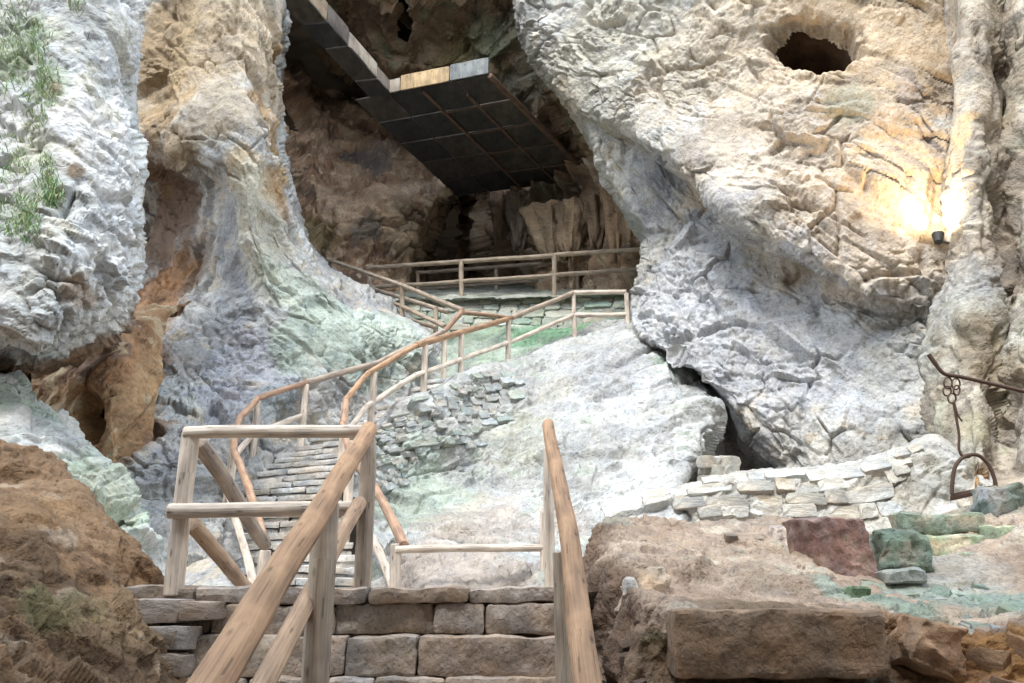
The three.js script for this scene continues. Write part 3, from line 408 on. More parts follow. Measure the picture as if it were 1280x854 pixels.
rock('cave_ceiling', [
  [[250, -420, 16], [400, -430, 16], [500, -430, 16], [600, -420, 16], [690, -420, 16], [800, -420, 16]],
  [[280, -200, 16], [400, -220, 15.2], [500, -220, 15], [600, -200, 15], [690, -190, 15], [800, -180, 15.2]],
  [[310, -60, 16.5], [400, -60, 15.5], [500, -55, 15], [600, -45, 14.8], [680, -40, 15.0], [790, -20, 15.5]],
  [[330, 0, 19], [410, 0, 17.5], [510, 5, 16.6], [600, 10, 16], [680, 20, 15.8], [780, 60, 16]],
  [[370, 55, 21], [440, 55, 18.6], [520, 58, 17.4], [600, 62, 16.8], [690, 90, 16.3], [785, 140, 16.4]],
  [[400, 100, 24], [470, 105, 20.4], [540, 105, 18.6], [605, 104, 17.8], [705, 140, 17.2], [800, 210, 17]],
  [[420, 130, 32], [490, 130, 30], [550, 130, 26], [620, 130, 22], [725, 190, 18.4], [812, 270, 17.4]],
  [[440, 150, 36], [500, 150, 36], [570, 150, 34], [640, 150, 30], [745, 230, 20], [825, 320, 18]],
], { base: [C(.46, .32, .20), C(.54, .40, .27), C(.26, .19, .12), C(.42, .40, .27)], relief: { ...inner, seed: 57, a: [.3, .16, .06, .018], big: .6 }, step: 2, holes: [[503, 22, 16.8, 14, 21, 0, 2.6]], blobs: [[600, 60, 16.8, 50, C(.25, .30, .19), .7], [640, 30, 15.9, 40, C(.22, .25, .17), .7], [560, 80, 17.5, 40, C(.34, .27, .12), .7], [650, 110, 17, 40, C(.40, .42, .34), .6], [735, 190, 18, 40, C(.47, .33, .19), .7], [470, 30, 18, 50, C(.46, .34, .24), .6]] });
// broken dripstone hanging before the back of the mouth
{
  const r = rng(515), list = [[624, 300, .24, 1.5, 'thin dark brown stalactite hanging at edge of the dark passage'], [648, 312, .34, 1.7, 'grey brown stalactite hanging beside the slanting timber prop'], [690, 322, .58, 1.45, 'widest tan dripstone mass hanging behind the gallery railing'], [716, 314, .4, 1.35, 'tan dripstone hanging beside the widest dripstone mass'], [745, 306, .3, 1.3, 'short brown dripstone between tan dripstone and fluted dripstone'], [772, 318, .36, 2.0, 'fluted reddish dripstone hanging close to the pale right rock'], [786, 312, .24, 1.7, 'narrow dripstone squeezed against the pale right rock edge']];
  const tones = [[.30, .21, .15], [.36, .29, .24], [.60, .45, .31], [.55, .40, .27], [.38, .27, .18], [.52, .35, .23], [.46, .33, .22]];
  list.forEach(([px, py, R, L, label], i) => {
    const d = [20.4, 19.6, 18.5, 18.0, 17.5, 16.9, 16.6][i], tip = P(px, py, d), g = new THREE.CylinderGeometry(1, 1, L, 30, 34), p = g.attributes.position, c = [];
    for (let k = 0; k < p.count; k++) {
      let x = p.getX(k), y = p.getY(k), z = p.getZ(k); const t = y / L + .5, flute = ns(x * 2.6 + i * 7, y * .35, z * 2.6), fine = ns(x * 6 + i, y * 2.2, z * 6), f = R * (.35 + .75 * Math.pow(Math.max(0, t), .7)) * (1 + .75 * flute + .35 * fine + .2 * ns(x * 3, y * 4 + i, z * 3));
      const rag = t < .35 ? (.35 - t) * 1.6 * (ns(x * 2.4 + i * 3, 4, z * 2.4) + .1) : 0; p.setXYZ(k, x * f + .12 * ns(y * .9, i, 2), y + rag * L * .6, z * f * .8); const w = 1 + .9 * fbm(x * 1.6 + i * 5, y * 1.4, z * 1.6, 4); c.push(tones[i][0] * w, tones[i][1] * w, tones[i][2] * w);
    }
    g.setAttribute('color', new THREE.Float32BufferAttribute(c, 3)); g.computeVertexNormals();
    const m = mesh('stalactite', g, mRock); m.position.set(tip.x, tip.y + L / 2, tip.z); tag(m, label, 'stalactite', 'stalactites under the deck');
  });
}
// gallery floor and its front wall
const galleryWall = rock('gallery_wall', [
  [[380, 345, 24], [480, 350, 24], [560, 352, 24], [640, 352, 24], [720, 350, 24], [800, 348, 22], [850, 346, 20]],
  [[400, 380, 16.9], [470, 376, 16.6], [560, 373, 16.2], [640, 372, 16.0], [720, 370, 15.8], [800, 368, 15.6], [850, 366, 15.4]],
  [[400, 385, 16.5], [470, 380, 16.2], [560, 377, 15.8], [640, 376, 15.6], [720, 374, 15.4], [800, 372, 15.2], [850, 371, 15.0]],
  [[400, 440, 16.1], [470, 440, 15.8], [560, 440, 15.4], [640, 440, 15.2], [720, 440, 15.0], [800, 440, 14.8], [850, 440, 14.6]],
], { base: [C(.45, .47, .40), C(.51, .52, .46), C(.38, .41, .33)], relief: { seed: 61, a: [.02, .03, .02, .006], crack: [0, .02, .01, .003], big: .05 }, step: 2.5 });
{
  const ms = [stoneMat(.50, .53, .44), stoneMat(.56, .57, .50), stoneMat(.40, .47, .37), stoneMat(.52, .50, .42)];
  courses(galleryWall, galleryWall.surf, 1.4, 5.8, 2.02, 2.62, 5, .42, ms, { seed: 63, depth: .2, out: .04, proud: 0, keep: .96 });
}
// green floor between the stair and the gallery wall
rock('cave_floor', [
  [[430, 402, 17], [500, 402, 16.6], [580, 402, 16.4], [660, 402, 16.2], [730, 402, 16], [800, 402, 15.6]],
  [[440, 415, 15.6], [510, 418, 15.2], [590, 420, 15], [665, 418, 14.8], [735, 412, 14.8], [800, 405, 14.8]],
  [[470, 445, 13.4], [530, 450, 13.2], [600, 446, 13.2], [670, 436, 13.6], [740, 426, 13.9], [800, 415, 14]],
  [[480, 490, 12.4], [540, 490, 12.2], [610, 480, 12.2], [680, 465, 12.8], [750, 450, 13], [800, 440, 13.2]],
], { base: [C(.38, .46, .36), C(.46, .52, .44), C(.30, .38, .28)], relief: { seed: 65, big: .25, a: [.12, .06, .02, .006] }, step: 2.5, blobs: [[690, 412, 14.6, 50, C(.17, .33, .19), .9], [655, 425, 14, 34, C(.20, .36, .22), .9], [600, 434, 13.6, 18, C(.20, .15, .09), .9]] });

// ---------------------------------------------------------------- foreground earth and rubble
rock('earth_bank', [
  [[-300, 480, 7], [0, 590, 6.4], [92, 645, 6.0], [162, 705, 5.6], [212, 765, 5.2], [242, 800, 4.9]],
  [[-300, 492, 4.9], [0, 566, 4.9], [88, 618, 4.8], [156, 674, 4.7], [208, 732, 4.55], [238, 770, 4.5]],
  [[-300, 560, 4.3], [0, 612, 4.4], [85, 655, 4.4], [155, 705, 4.4], [208, 755, 4.4], [240, 790, 4.42]],
  [[-320, 680, 3.5], [0, 700, 3.7], [80, 725, 3.85], [150, 752, 3.95], [206, 790, 4.1], [240, 820, 4.35]],
  [[-320, 780, 2.9], [0, 790, 3.1], [80, 798, 3.3], [148, 815, 3.5], [200, 835, 3.75], [236, 862, 4.25]],
  [[-340, 980, 2.2], [0, 960, 2.4], [80, 960, 2.7], [145, 960, 3.0], [190, 960, 3.3], [230, 960, 4.15]],
], { mat: mEarth, base: [C(.215, .125, .065), C(.27, .168, .094), C(.15, .092, .05), C(.32, .235, .16)], relief: { seed: 71, a: [.05, .04, .026, .012], s: [.6, .24, .1, .04], crack: [.02, .02, .01, .004], big: .16, bigS: .8, rot: -.7, stretch: 1.6 }, uvScale: 1.1, step: 2, blobs: [[90, 760, 3.7, 34, C(.15, .14, .06), .7], [30, 640, 4.2, 50, C(.30, .18, .09), .6], [180, 760, 4.1, 50, C(.30, .2, .11), .6]] });
const bank = rock('rubble_terrace', [
  [[705, 860, 8], [722, 800, 8], [762, 680, 8], [840, 676, 8], [920, 676, 8], [1010, 680, 8], [1060, 680, 8], [1120, 680, 7.6], [1200, 660, 7], [1300, 640, 6.8], [1440, 620, 6.6]],
  [[715, 800, 6.05], [727, 735, 6.1], [753, 655, 6.2], [830, 650, 6.6], [910, 649, 6.6], [1010, 652, 6.5], [1060, 672, 6.1], [1120, 668, 5.9], [1200, 640, 6.0], [1290, 612, 5.9], [1440, 600, 5.2]],
  [[726, 880, 5.15], [738, 790, 5.2], [764, 690, 5.25], [830, 690, 5.3], [910, 695, 5.2], [1000, 700, 5.1], [1060, 722, 5], [1120, 725, 4.9], [1200, 716, 4.9], [1290, 708, 4.8], [1440, 695, 4.5]],
  [[744, 960, 4.2], [760, 868, 4.2], [784, 742, 4.25], [840, 742, 4.2], [910, 746, 4.2], [1000, 750, 4.2], [1060, 756, 4.2], [1120, 760, 4.1], [1200, 772, 4.0], [1290, 766, 3.9], [1440, 745, 3.7]],
  [[758, 1010, 3.7], [776, 920, 3.7], [800, 772, 3.75], [848, 764, 3.7], [920, 764, 3.7], [1010, 766, 3.7], [1090, 768, 3.65], [1145, 772, 3.6], [1200, 790, 3.55], [1290, 782, 3.4], [1440, 760, 3.2]],
  [[768, 1060, 3.45], [786, 980, 3.5], [808, 850, 3.62], [848, 850, 3.68], [920, 850, 3.68], [1010, 850, 3.65], [1090, 850, 3.6], [1145, 850, 3.5], [1200, 850, 3.4], [1290, 850, 3.2], [1440, 850, 3]],
  [[770, 1180, 3.2], [790, 1100, 3.25], [808, 980, 3.3], [848, 960, 3.3], [920, 960, 3.3], [1010, 960, 3.3], [1090, 960, 3.2], [1145, 960, 3.1], [1200, 960, 3], [1290, 960, 2.8], [1440, 960, 2.6]],
], { mat: mEarth, base: [C(.42, .31, .23), C(.48, .37, .28), C(.35, .25, .18), C(.47, .40, .31)], relief: { seed: 73, a: [.03, .025, .015, .007], s: [.6, .24, .1, .04], crack: [.02, .02, .01, .004], big: .07, bigS: .8, rot: .2, stretch: 1.3 }, uvScale: 1.1, step: 2,
  extra: (p, u, v) => u < 2 ? ss(2.05, 1.5, u) * (.12 * ns(p.x * 3, p.y * 1.6, p.z * 4.5) - .14 * Math.exp(-Math.pow(ns(p.x * 3 + 5, p.y * 1.4, p.z * 4.2 + 3) / .09, 2))) : 0,
  blobs: [[728, 740, 5, 62, C(.19, .125, .085), .97, 1.6], [756, 820, 4.1, 60, C(.19, .12, .08), .97, 1.6], [752, 760, 4.7, 40, C(.2, .13, .09), .97, 1.5], [784, 850, 3.7, 40, C(.2, .13, .09), .97, 1.5], [730, 690, 5.8, 40, C(.20, .13, .09), .97, 1.5], [770, 662, 6.2, 22, C(.30, .30, .24), .7], [900, 650, 6.6, 60, C(.38, .33, .28), .5], [825, 810, 3.6, 22, C(.17, .18, .09), .7], [830, 840, 3.5, 40, C(.28, .19, .12), .8],
    [1060, 740, 4.4, 40, C(.36, .42, .34), .8], [1120, 750, 4.2, 50, C(.25, .32, .25), .85], [1200, 745, 4.4, 60, C(.30, .37, .31), .8], [1270, 745, 4.3, 50, C(.28, .36, .30), .8], [1180, 700, 5, 60, C(.42, .40, .35), .7], [1250, 640, 5.8, 50, C(.33, .33, .27), .7], [1160, 810, 3.5, 60, C(.30, .17, .085), .9], [1250, 810, 3.3, 60, C(.34, .17, .07), .95], [980, 852, 3.6, 130, C(.20, .13, .075), .8], [1130, 640, 6.2, 40, C(.44, .42, .34), .7], [1290, 800, 3.2, 50, C(.36, .18, .06), .95]] });
// single stones of the terrace, laid by their outline: px left/right, py top/bottom, distance
function blockAt(name, label, x0, x1, y0, y1, d, depth, mat, o = {}) {
  const a = P(x0, y1, d), b = P(x1, y1, d), t = P(x0, y0, d), w = b.x - a.x, h = t.y - a.y;
  const c = boxCorners(-w / 2, w / 2, 0, h, -depth, 0); if (o.top) c.forEach((v, i) => { if (v.y > 0) { v.x += o.top; } }); if (o.shear) c.forEach(v => { v.y += v.x * o.shear; }); if (o.taper) c.forEach(v => { if (v.y > h * .3) v.x *= o.taper; });
  const m = mesh(name, cornerStone(c, o.seed || 7, Math.round((o.n || 14) * 1.6), o.amp || .012, o.veil || (/green|moss|dark_/.test(name) ? [1.7, 1.3, 1.35] : /red/.test(name) ? [1.3, 1.6, 1.55] : [1.25, 1.2, 1.15])), mat); m.position.set((a.x + b.x) / 2, a.y, a.z); if (o.turn) m.rotation.y = o.turn; if (o.roll) m.rotation.z = o.roll; if (o.tilt) m.rotation.x = o.tilt;
  return tag(m, label, 'stone', o.group);
}
blockAt('stone_block', 'long flat brown stone block set in the earth terrace beside the stairs', 848, 1116, 764, 848, 3.42, .34, stoneMat(.24, .165, .11), { n: 26, amp: .011, seed: 81, turn: -.02 });
blockAt('red_stone', 'smooth dark red stone slab standing upright on the rubble terrace', 1028, 1112, 648, 728, 4.95, .3, stoneMat(.27, .155, .13), { n: 16, amp: .02, seed: 82, top: -.09, turn: .25 });
blockAt('mossy_boulder', 'dark green mossy boulder leaning against the red stone slab', 1102, 1166, 664, 716, 4.98, .3, stoneMat(.15, .195, .15), { n: 12, amp: .03, seed: 83, taper: .75, turn: -.2 });
blockAt('green_stone', 'long upper green stone block of the rubble terrace', 1160, 1238, 642, 667, 5.35, .25, stoneMat(.25, .305, .235), { seed: 84, roll: .03 });
blockAt('green_stone', 'pale green stone block under the long upper green block', 1166, 1234, 668, 698, 5.25, .25, stoneMat(.37, .42, .28), { seed: 85, amp: .016, taper: 1.06 });
blockAt('green_stone', 'square pale green stone at end of the green blocks', 1240, 1278, 656, 692, 5.25, .25, stoneMat(.39, .45, .30), { seed: 86, amp: .016 });
blockAt('green_stone', 'small grey green stone wedged beside long upper green block', 1134, 1160, 640, 668, 5.4, .22, stoneMat(.27, .33, .26), { seed: 87, top: -.03 });
blockAt('green_stone', 'low grey green stone under the square pale green stone', 1208, 1240, 690, 716, 5.1, .22, stoneMat(.37, .41, .33), { seed: 88, amp: .016 });
blockAt('green_stone', 'rough mossy stone under edge of the square green stone', 1242, 1270, 694, 722, 5.05, .22, stoneMat(.34, .38, .30), { seed: 89, amp: .018 });
blockAt('dark_stone', 'dark blue green boulder beneath the hanging iron hook frame', 1246, 1300, 606, 648, 5.5, .3, stoneMat(.18, .215, .18), { seed: 90, amp: .028, n: 12 });
blockAt('mossy_boulder', 'small round mossy boulder at foot of red stone slab', 1064, 1092, 734, 758, 4.4, .2, stoneMat(.20, .28, .17), { seed: 91, amp: .02, taper: .75 });
blockAt('grey_stone', 'low grey stone at foot of dark mossy boulder', 1112, 1160, 712, 730, 4.75, .2, stoneMat(.29, .30, .27), { seed: 92, amp: .018 });
blockAt('brown_boulder', 'angular brown boulder at end of long brown stone block', 1140, 1206, 776, 842, 3.38, .28, stoneMat(.30, .185, .11), { seed: 93, amp: .03, n: 14, roll: -.35, taper: .8 });
blockAt('tan_stone', 'angular tan stone on left shoulder of the earth terrace', 806, 850, 708, 752, 4.28, .3, stoneMat(.47, .37, .28), { seed: 94, amp: .035, n: 12, taper: .7, turn: .5, tilt: -.35 });
blockAt('white_stone', 'small white stone stuck in the dark edge of the terrace', 781, 797, 720, 744, 4.28, .12, stoneMat(.62, .60, .57), { seed: 96, amp: .012, n: 8, taper: .85 });
blockAt('pale_stone', 'pale rounded stone between terrace earth and red slab', 968, 1026, 656, 690, 5.6, .25, stoneMat(.50, .42, .37), { seed: 97, amp: .028, n: 12, taper: .85 });
{ // small rubble bedded in the terrace
  const r = rng(99), tans = [stoneMat(.44, .34, .26), stoneMat(.48, .39, .31), stoneMat(.38, .29, .22)], greens = [stoneMat(.33, .36, .29), stoneMat(.27, .33, .26), stoneMat(.42, .41, .36), stoneMat(.52, .51, .48)];
  const bed = (u, v, s, mats) => { const p = bank.surf.at(u, v), n = bank.surf.normal(u, v); p.addScaledVector(n, relief(p, bank.surf.R) - s * .42); const m = mesh('stone', unitStones[Math.floor(r() * 14)], mats[Math.floor(r() * mats.length)], bank); m.position.copy(p); m.scale.set(s * (1 + .8 * r()), s * (.5 + .4 * r()), s * (.8 + .5 * r())); m.rotation.set((r() - .5) * .7 + .3, r() * 6.3, (r() - .5) * .6); };
  for (let i = 0; i < 20; i++) bed(2.2 + r() * 3.6, 1.1 + r() * 2.7, .04 + .13 * r() * r(), tans);
  for (let i = 0; i < 60; i++) bed(6.2 + r() * 3.2, 1.3 + r() * 2.5, .05 + .16 * r() * r(), greens);
  for (let i = 0; i < 26; i++) bed(.5 + r() * 1.3, 1.0 + r() * 4, .05 + .1 * r(), [stoneMat(.2, .14, .1), stoneMat(.27, .19, .14)]);
  for (let i = 0; i < 16; i++) bed(6.6 + r() * 2.6, 4.2 + r() * .8, .05 + .1 * r(), [stoneMat(.28, .17, .1), stoneMat(.33, .2, .11)]);
}
// ---------------------------------------------------------------- front stairs
const LAND = 1.645, ZL = -4.3;
{
  const st = thing('stone_stairs', 'worn grey brown block stairs rising between the log handrails', 'stairs');
  const ms = [stoneMat(.42, .34, .28), stoneMat(.47, .39, .33), stoneMat(.38, .295, .23), stoneMat(.50, .43, .37), stoneMat(.44, .36, .29)];
  const X = px => (px - 640) * 4.3 / 1.05 / FOC, r = rng(7);
  const row = (xs, y0, y1, z, dep, sd) => { for (let i = 0; i < xs.length - 1; i++) { const j = (r() - .5) * .045, a = X(xs[i]) + .002, b = X(xs[i + 1]) - .002, c = boxCorners(a, b, y0 + .003 + (r() - .5) * .01, y1 - .002 + (r() - .5) * .012, z - dep, z + j); c[0].x += (r() - .5) * .02; c[1].x += (r() - .5) * .02; mesh('step_stone', cornerStone(c, sd + i, 26, .013), ms[Math.floor(r() * 5)], st); } };
  row([150, 246, 462, 586, 700], LAND - .085, LAND, ZL + .02, .6, 200);
  row([150, 268, 330, 420, 544, 607, 700], LAND - .245, LAND - .085, ZL - .005, .5, 210);
  row([150, 240, 400, 440, 527, 700], LAND - .44, LAND - .245, ZL + .10, .5, 220);
  row([150, 250, 330, 425, 480, 560, 700], LAND - .53, LAND - .44, ZL + .15, .5, 230);
  row([150, 300, 420, 560, 700], LAND - .66, LAND - .53, ZL + .30, .5, 235);
  row([150, 290, 370, 520, 600, 700], LAND - .84, LAND - .66, ZL + .55, .5, 240);
  row([150, 330, 480, 700], LAND - 1.03, LAND - .84, ZL + .9, .6, 250);
  row([150, 380, 560, 700], LAND - 1.22, LAND - 1.03, ZL + 1.26, .6, 260);
  row([150, 350, 520, 700], LAND - 1.4, LAND - 1.22, ZL + 1.62, .6, 270);
  row([150, 350, 520, 700], LAND - 1.6, LAND - 1.4, ZL + 2.0, .6, 280);
  const core = mesh('core', cornerStone(boxCorners(X(160), X(700), -1.6, LAND - .05, ZL - .55, ZL - .07), 290, 10, .01), stoneMat(.28, .21, .16), st);
  // rubble where the steps run into the bank
  for (let i = 0; i < 12; i++) { const m = mesh('stone', unitStones[i], ms[i % 5], st); m.scale.set(.2 + .14 * r(), .08 + .06 * r(), .25); m.position.set(-1.86 + .3 * r(), LAND - .12 - .13 * Math.floor(i / 2), ZL + .02 + .05 * Math.floor(i / 2)); m.rotation.y = r() - .5; }
  // floor behind the top step, falling to the foot of the far stair
  const fl = rock('path', [[[150, 760, 6.6], [330, 755, 6.6], [520, 755, 6.6], [760, 755, 6.6]], [[150, 765, 5.8], [330, 770, 5.8], [520, 770, 5.8], [760, 770, 5.8]], [[150, 745, 4.8], [330, 745, 4.8], [520, 745, 4.8], [760, 745, 4.8]]], { base: [C(.5, .45, .4), C(.45, .4, .35)], relief: { a: [.02, .02, .01, .004], big: .03, seed: 76 }, step: 5 });
}
// ---------------------------------------------------------------- far stair
const Lr = [[332, 683, 5.9], [312, 615, 7.0], [292, 562, 8.0], [300, 522, 8.8], [322, 498, 9.4], [383, 478, 10.0], [470, 455, 10.9], [556, 414, 12.2], [578, 388, 12.6]].map(q => P(...q));
const Rr = [[505, 682, 5.9], [470, 612, 6.9], [438, 572, 7.6], [428, 530, 8.3], [432, 500, 8.8], [460, 467, 9.6], [520, 432, 10.4], [640, 397, 12.8], [717, 366, 13.4], [783, 365, 13.2]].map(q => P(...q));
{
  const st = thing('stone_staircase', 'pale worn stone staircase climbing from the landing between reddish handrails', 'staircase');
  const ms = [stoneMat(.66, .63, .60), stoneMat(.70, .68, .65), stoneMat(.61, .59, .56), stoneMat(.67, .64, .59)];
  const lc = new THREE.CatmullRomCurve3(Lr.slice(0, 8)), rc = new THREE.CatmullRomCurve3([...Rr.slice(0, 7), Rr[7].clone().lerp(Rr[6], .3)]), N = 30, r = rng(17), H = .93;
  for (let i = 0; i < N; i++) {
    const t0 = i / N, t1 = Math.min(1, (i + 1.35) / N), a = lc.getPoint(t0), b = rc.getPoint(t0), a2 = lc.getPoint(t1), b2 = rc.getPoint(t1), y = (lc.getPoint((i + .8) / N).y + rc.getPoint((i + .8) / N).y) / 2 - H, n = i < 16 ? 2 + Math.floor(r() * 2) : 2;
    const cut = [0]; for (let k = 1; k < n; k++) cut.push(k / n + (r() - .5) * .2); cut.push(1);
    for (let k = 0; k < n; k++) {
      const e = .0, s0 = cut[k] * 1.1 - .05, s1 = cut[k + 1] * 1.1 - .05, q = (s, A, B, yy) => { const v = A.clone().lerp(B, s); v.y = yy; return v; }, yj = y + (r() - .5) * .025, lo = yj - .3;
      const back = a2.clone().sub(a).setY(0).normalize(), sh = (v, d) => v.addScaledVector(back, d), slab = (d0, y0, y1, sd, nm) => mesh(nm, cornerStone([sh(q(s0 + .004, a, b, y0), d0), sh(q(s1 - .004, a, b, y0), d0), sh(q(s0 + .004, a, b, y1), d0 + (r() - .5) * .03), sh(q(s1 - .004, a, b, y1), d0 + (r() - .5) * .03), q(s0, a2, b2, y0), q(s1, a2, b2, y0), q(s0, a2, b2, y1), q(s1, a2, b2, y1)], sd, 8, .012), ms[Math.floor(r() * 4)], st);
      slab(-.02, yj - .065, yj, 400 + i * 8 + k, 'tread_stone'); slab(-.005 + .03 * r(), lo, yj - .066, 404 + i * 8 + k, 'riser_stone');
    }
  }
}
// ---------------------------------------------------------------- railings
const wNear = woodMat(.46, .335, .235), wWarm = woodMat(.46, .30, .185), wRed = woodMat(.45, .30, .21), wPale = woodMat(.76, .69, .60), wGrey = woodMat(.42, .36, .30), wPost = woodMat(.44, .375, .30);
const drop = (p, h) => V(p.x, p.y - h, p.z);
{ // left handrail of the front stairs
  const t = thing('log_handrail', 'thick round log handrail with one square post, joined to the cross railing', 'handrail', undefined);
  const top = P(462, 536, 4.32), bot = P(236, 900, 1.85); pole('handrail', [top, bot], .046, .052, wWarm, t);
  pole('mid_rail', [P(450, 628, 4.34), P(300, 905, 2.75)], .04, .042, wNear, t);
  pole('post', [P(408, 628, 3.42), P(386, 1010, 3.42)], .056, .058, wPost, t);
}
{ // cross railing on the top step
  const t = thing('log_railing', 'pale log railing across the top step with two horizontal rails', 'railing');
  pole('post', [P(239, 540, 4.33), P(216, 745, 4.33)], .05, .052, wPale, t);
  pole('post', [P(460, 548, 4.42), P(452, 745, 4.42)], .045, .05, wPost, t);
  pole('rail', [P(230, 541, 4.30), P(458, 539, 4.36)], .036, .038, wPale, t);
  pole('rail', [P(210, 639, 4.26), P(450, 636, 4.34)], .042, .042, wPale, t);
}
{ // side railing falling back to the far stair
  const t = thing('log_side_railing', 'slanting log railing from cross railing back to the pale staircase', 'railing');
  pole('rail', [P(247, 552, 4.45), P(332, 682, 5.7)], .05, .046, wGrey, t);
  pole('rail', [P(240, 655, 4.45), P(330, 765, 5.7)], .046, .042, wNear, t);
}
{ // right handrail of the front stairs
  const t = thing('log_handrail', 'round orange brown log handrail beside the dark earth edge of the terrace', 'handrail');
  const a = P(685, 530, 4.75), b = P(742, 900, 2.3); pole('handrail', [a, a.clone().lerp(b, .5).add(V(.01, 0, 0)), b], .037, .046, wWarm, t);
  pole('post', [P(685, 560, 4.7), P(688, 740, 4.7)], .03, .035, wPale, t);
  pole('post', [P(700, 690, 3.45), P(706, 1000, 3.45)], .034, .036, wPost, t);
}
{ // landing railing
  const t = thing('landing_railing', 'low pale log railing on the landing in front of the rock mound', 'railing');
  pole('rail', [P(494, 687, 5.9), P(684, 685, 6.0)], .03, .03, wPale, t);
  pole('post', [P(495, 680, 5.92), P(495, 780, 5.92)], .042, .044, wPale, t);
  pole('post', [P(680, 640, 6.0), P(680, 780, 6.0)], .03, .03, wPale, t);
}
const seg = (pts, i) => pts[i];
{ // left rail of the far stair
  const t = thing('stair_railing', 'curving reddish log railing against the green left rock wall', 'railing');
  for (let i = 0; i < 5; i++) pole('handrail', [Lr[i], Lr[i + 1].clone().add(Lr[i + 1].clone().sub(Lr[i]).setLength(.03))], .04, .037, wRed, t); pole('handrail', [Lr[5], Lr[6]], .045, .045, wGrey, t); pole('handrail', [Lr[6], Lr[7]], .045, .045, wGrey, t); pole('handrail', [Lr[7], Lr[8]], .046, .046, wRed, t);
  for (const i of [0, 2, 4, 5, 7]) pole('post', [drop(Lr[i], .03), drop(Lr[i], 1.05)], .045, .047, wPale, t);
  const lo = Lr.map(p => drop(p, .46)); pole('mid_rail', [lo[0], lo[1], lo[2]], .036, .036, wPale, t); pole('mid_rail', [lo[4], lo[5]], .036, .036, wPale, t); pole('mid_rail', [lo[2], lo[3], lo[4]], .036, .036, wPale, t);
}
{ // right rail of the far stair
  const t = thing('stair_railing', 'reddish log railing with pale posts along top of the rock mound', 'railing');
  for (let i = 0; i < 6; i++) pole('handrail', [Rr[i], Rr[i + 1].clone().add(Rr[i + 1].clone().sub(Rr[i]).setLength(.03))], .04, .037, i < 4 ? wRed : wWarm, t); pole('handrail', [Rr[6], Rr[7]], .05, .048, wWarm, t); pole('handrail', [Rr[7], Rr[8]], .05, .046, wPost, t); pole('handrail', [Rr[8], Rr[9]], .045, .045, wPale, t);
  const on = (i, k) => Rr[i].clone().lerp(Rr[i + 1], k);
  for (const p of [Rr[2], Rr[4], on(5, .12), on(6, .08), on(6, .42), on(6, .95), Rr[8], Rr[9]]) pole('post', [drop(p, .03), drop(p, .98)], .045, .047, wPale, t);
  const lo = Rr.map(p => drop(p, .45)); pole('mid_rail', [lo[4], lo[5]], .036, .036, wPale, t); pole('mid_rail', [lo[5], lo[6]], .038, .038, wPale, t); pole('mid_rail', [lo[6], lo[7]], .04, .042, wPale, t); pole('mid_rail', [lo[7], lo[8]], .042, .042, wPale, t); pole('mid_rail', [lo[8], lo[9]], .044, .044, wPale, t);
  pole('mid_rail', [lo[0], lo[1], lo[2]], .036, .036, wPale, t);
}
{ // switchback up to the gallery
  const t = thing('ramp_railing', 'log railing slanting up to the gallery from the stair bend', 'railing');
  const a = P(578, 388, 12.62), b = P(503, 357, 14.8), c = P(409, 324, 17); pole('handrail', [a, b], .05, .05, wPost, t); pole('handrail', [b, c], .05, .05, wPost, t);
  pole('mid_rail', [P(556, 408, 12.7), P(503, 383, 14.8)], .045, .045, wPost, t); pole('mid_rail', [P(503, 383, 14.8), P(412, 351, 17)], .045, .045, wPost, t);
  pole('post', [P(503, 358, 14.82), P(502, 412, 14.82)], .055, .055, wPost, t); pole('post', [P(413, 327, 16.98), P(411, 356, 16.98)], .055, .055, wPost, t);
  const t2 = thing('ramp_railing', 'inner log railing behind the slanting gallery railing', 'railing');
  pole('handrail', [P(446, 355, 17.6), P(560, 390, 14.4)], .05, .05, wGrey, t2); pole('mid_rail', [P(450, 381, 17.6), P(545, 410, 14.4)], .05, .05, wPost, t2);
  pole('post', [P(449, 355, 17.6), P(449, 386, 17.6)], .055, .055, wPost, t2); pole('post', [P(545, 384, 14.6), P(545, 428, 14.6)], .05, .05, wPost, t2);
  pole('rail', [P(578, 391, 13.6), P(640, 398, 14.4)], .045, .045, wRed, t2);
}
{ // gallery railings
  const t = thing('gallery_railing', 'long front log railing on top of the mossy gallery wall', 'railing');
  const top = [[458, 335, 17], [577, 327, 16.6], [693, 319, 16.2], [806, 312, 15.8]].map(q => P(...q)), lo = [[462, 360, 17], [577, 352, 16.6], [693, 344, 16.2], [806, 336, 15.8]].map(q => P(...q));
  for (let i = 0; i < 3; i++) { pole('handrail', [top[i], top[i + 1]], .055, .055, wPost, t); pole('mid_rail', [lo[i], lo[i + 1]], .05, .05, wPost, t); }
  for (const [x, y, b, d] of [[577, 327, 376, 16.6], [693, 319, 374, 16.2], [462, 340, 384, 17]]) pole('post', [P(x, y, d), P(x, b, d)], .06, .06, wPost, t);
  const t2 = thing('gallery_railing', 'rear log railing in the shade behind the gallery railing', 'railing');
  pole('handrail', [P(520, 341, 19.4), P(700, 328, 18.6)], .05, .05, wGrey, t2); pole('handrail', [P(700, 328, 18.6), P(805, 319, 18)], .05, .05, wGrey, t2); pole('mid_rail', [P(523, 362, 19.4), P(700, 349, 18.6)], .045, .045, wGrey, t2);
  for (const [x, y, b, d] of [[522, 341, 376, 19.4], [620, 334, 368, 19], [722, 326, 362, 18.5]]) pole('post', [P(x, y, d), P(x, b, d)], .055, .055, wPost, t2);
}
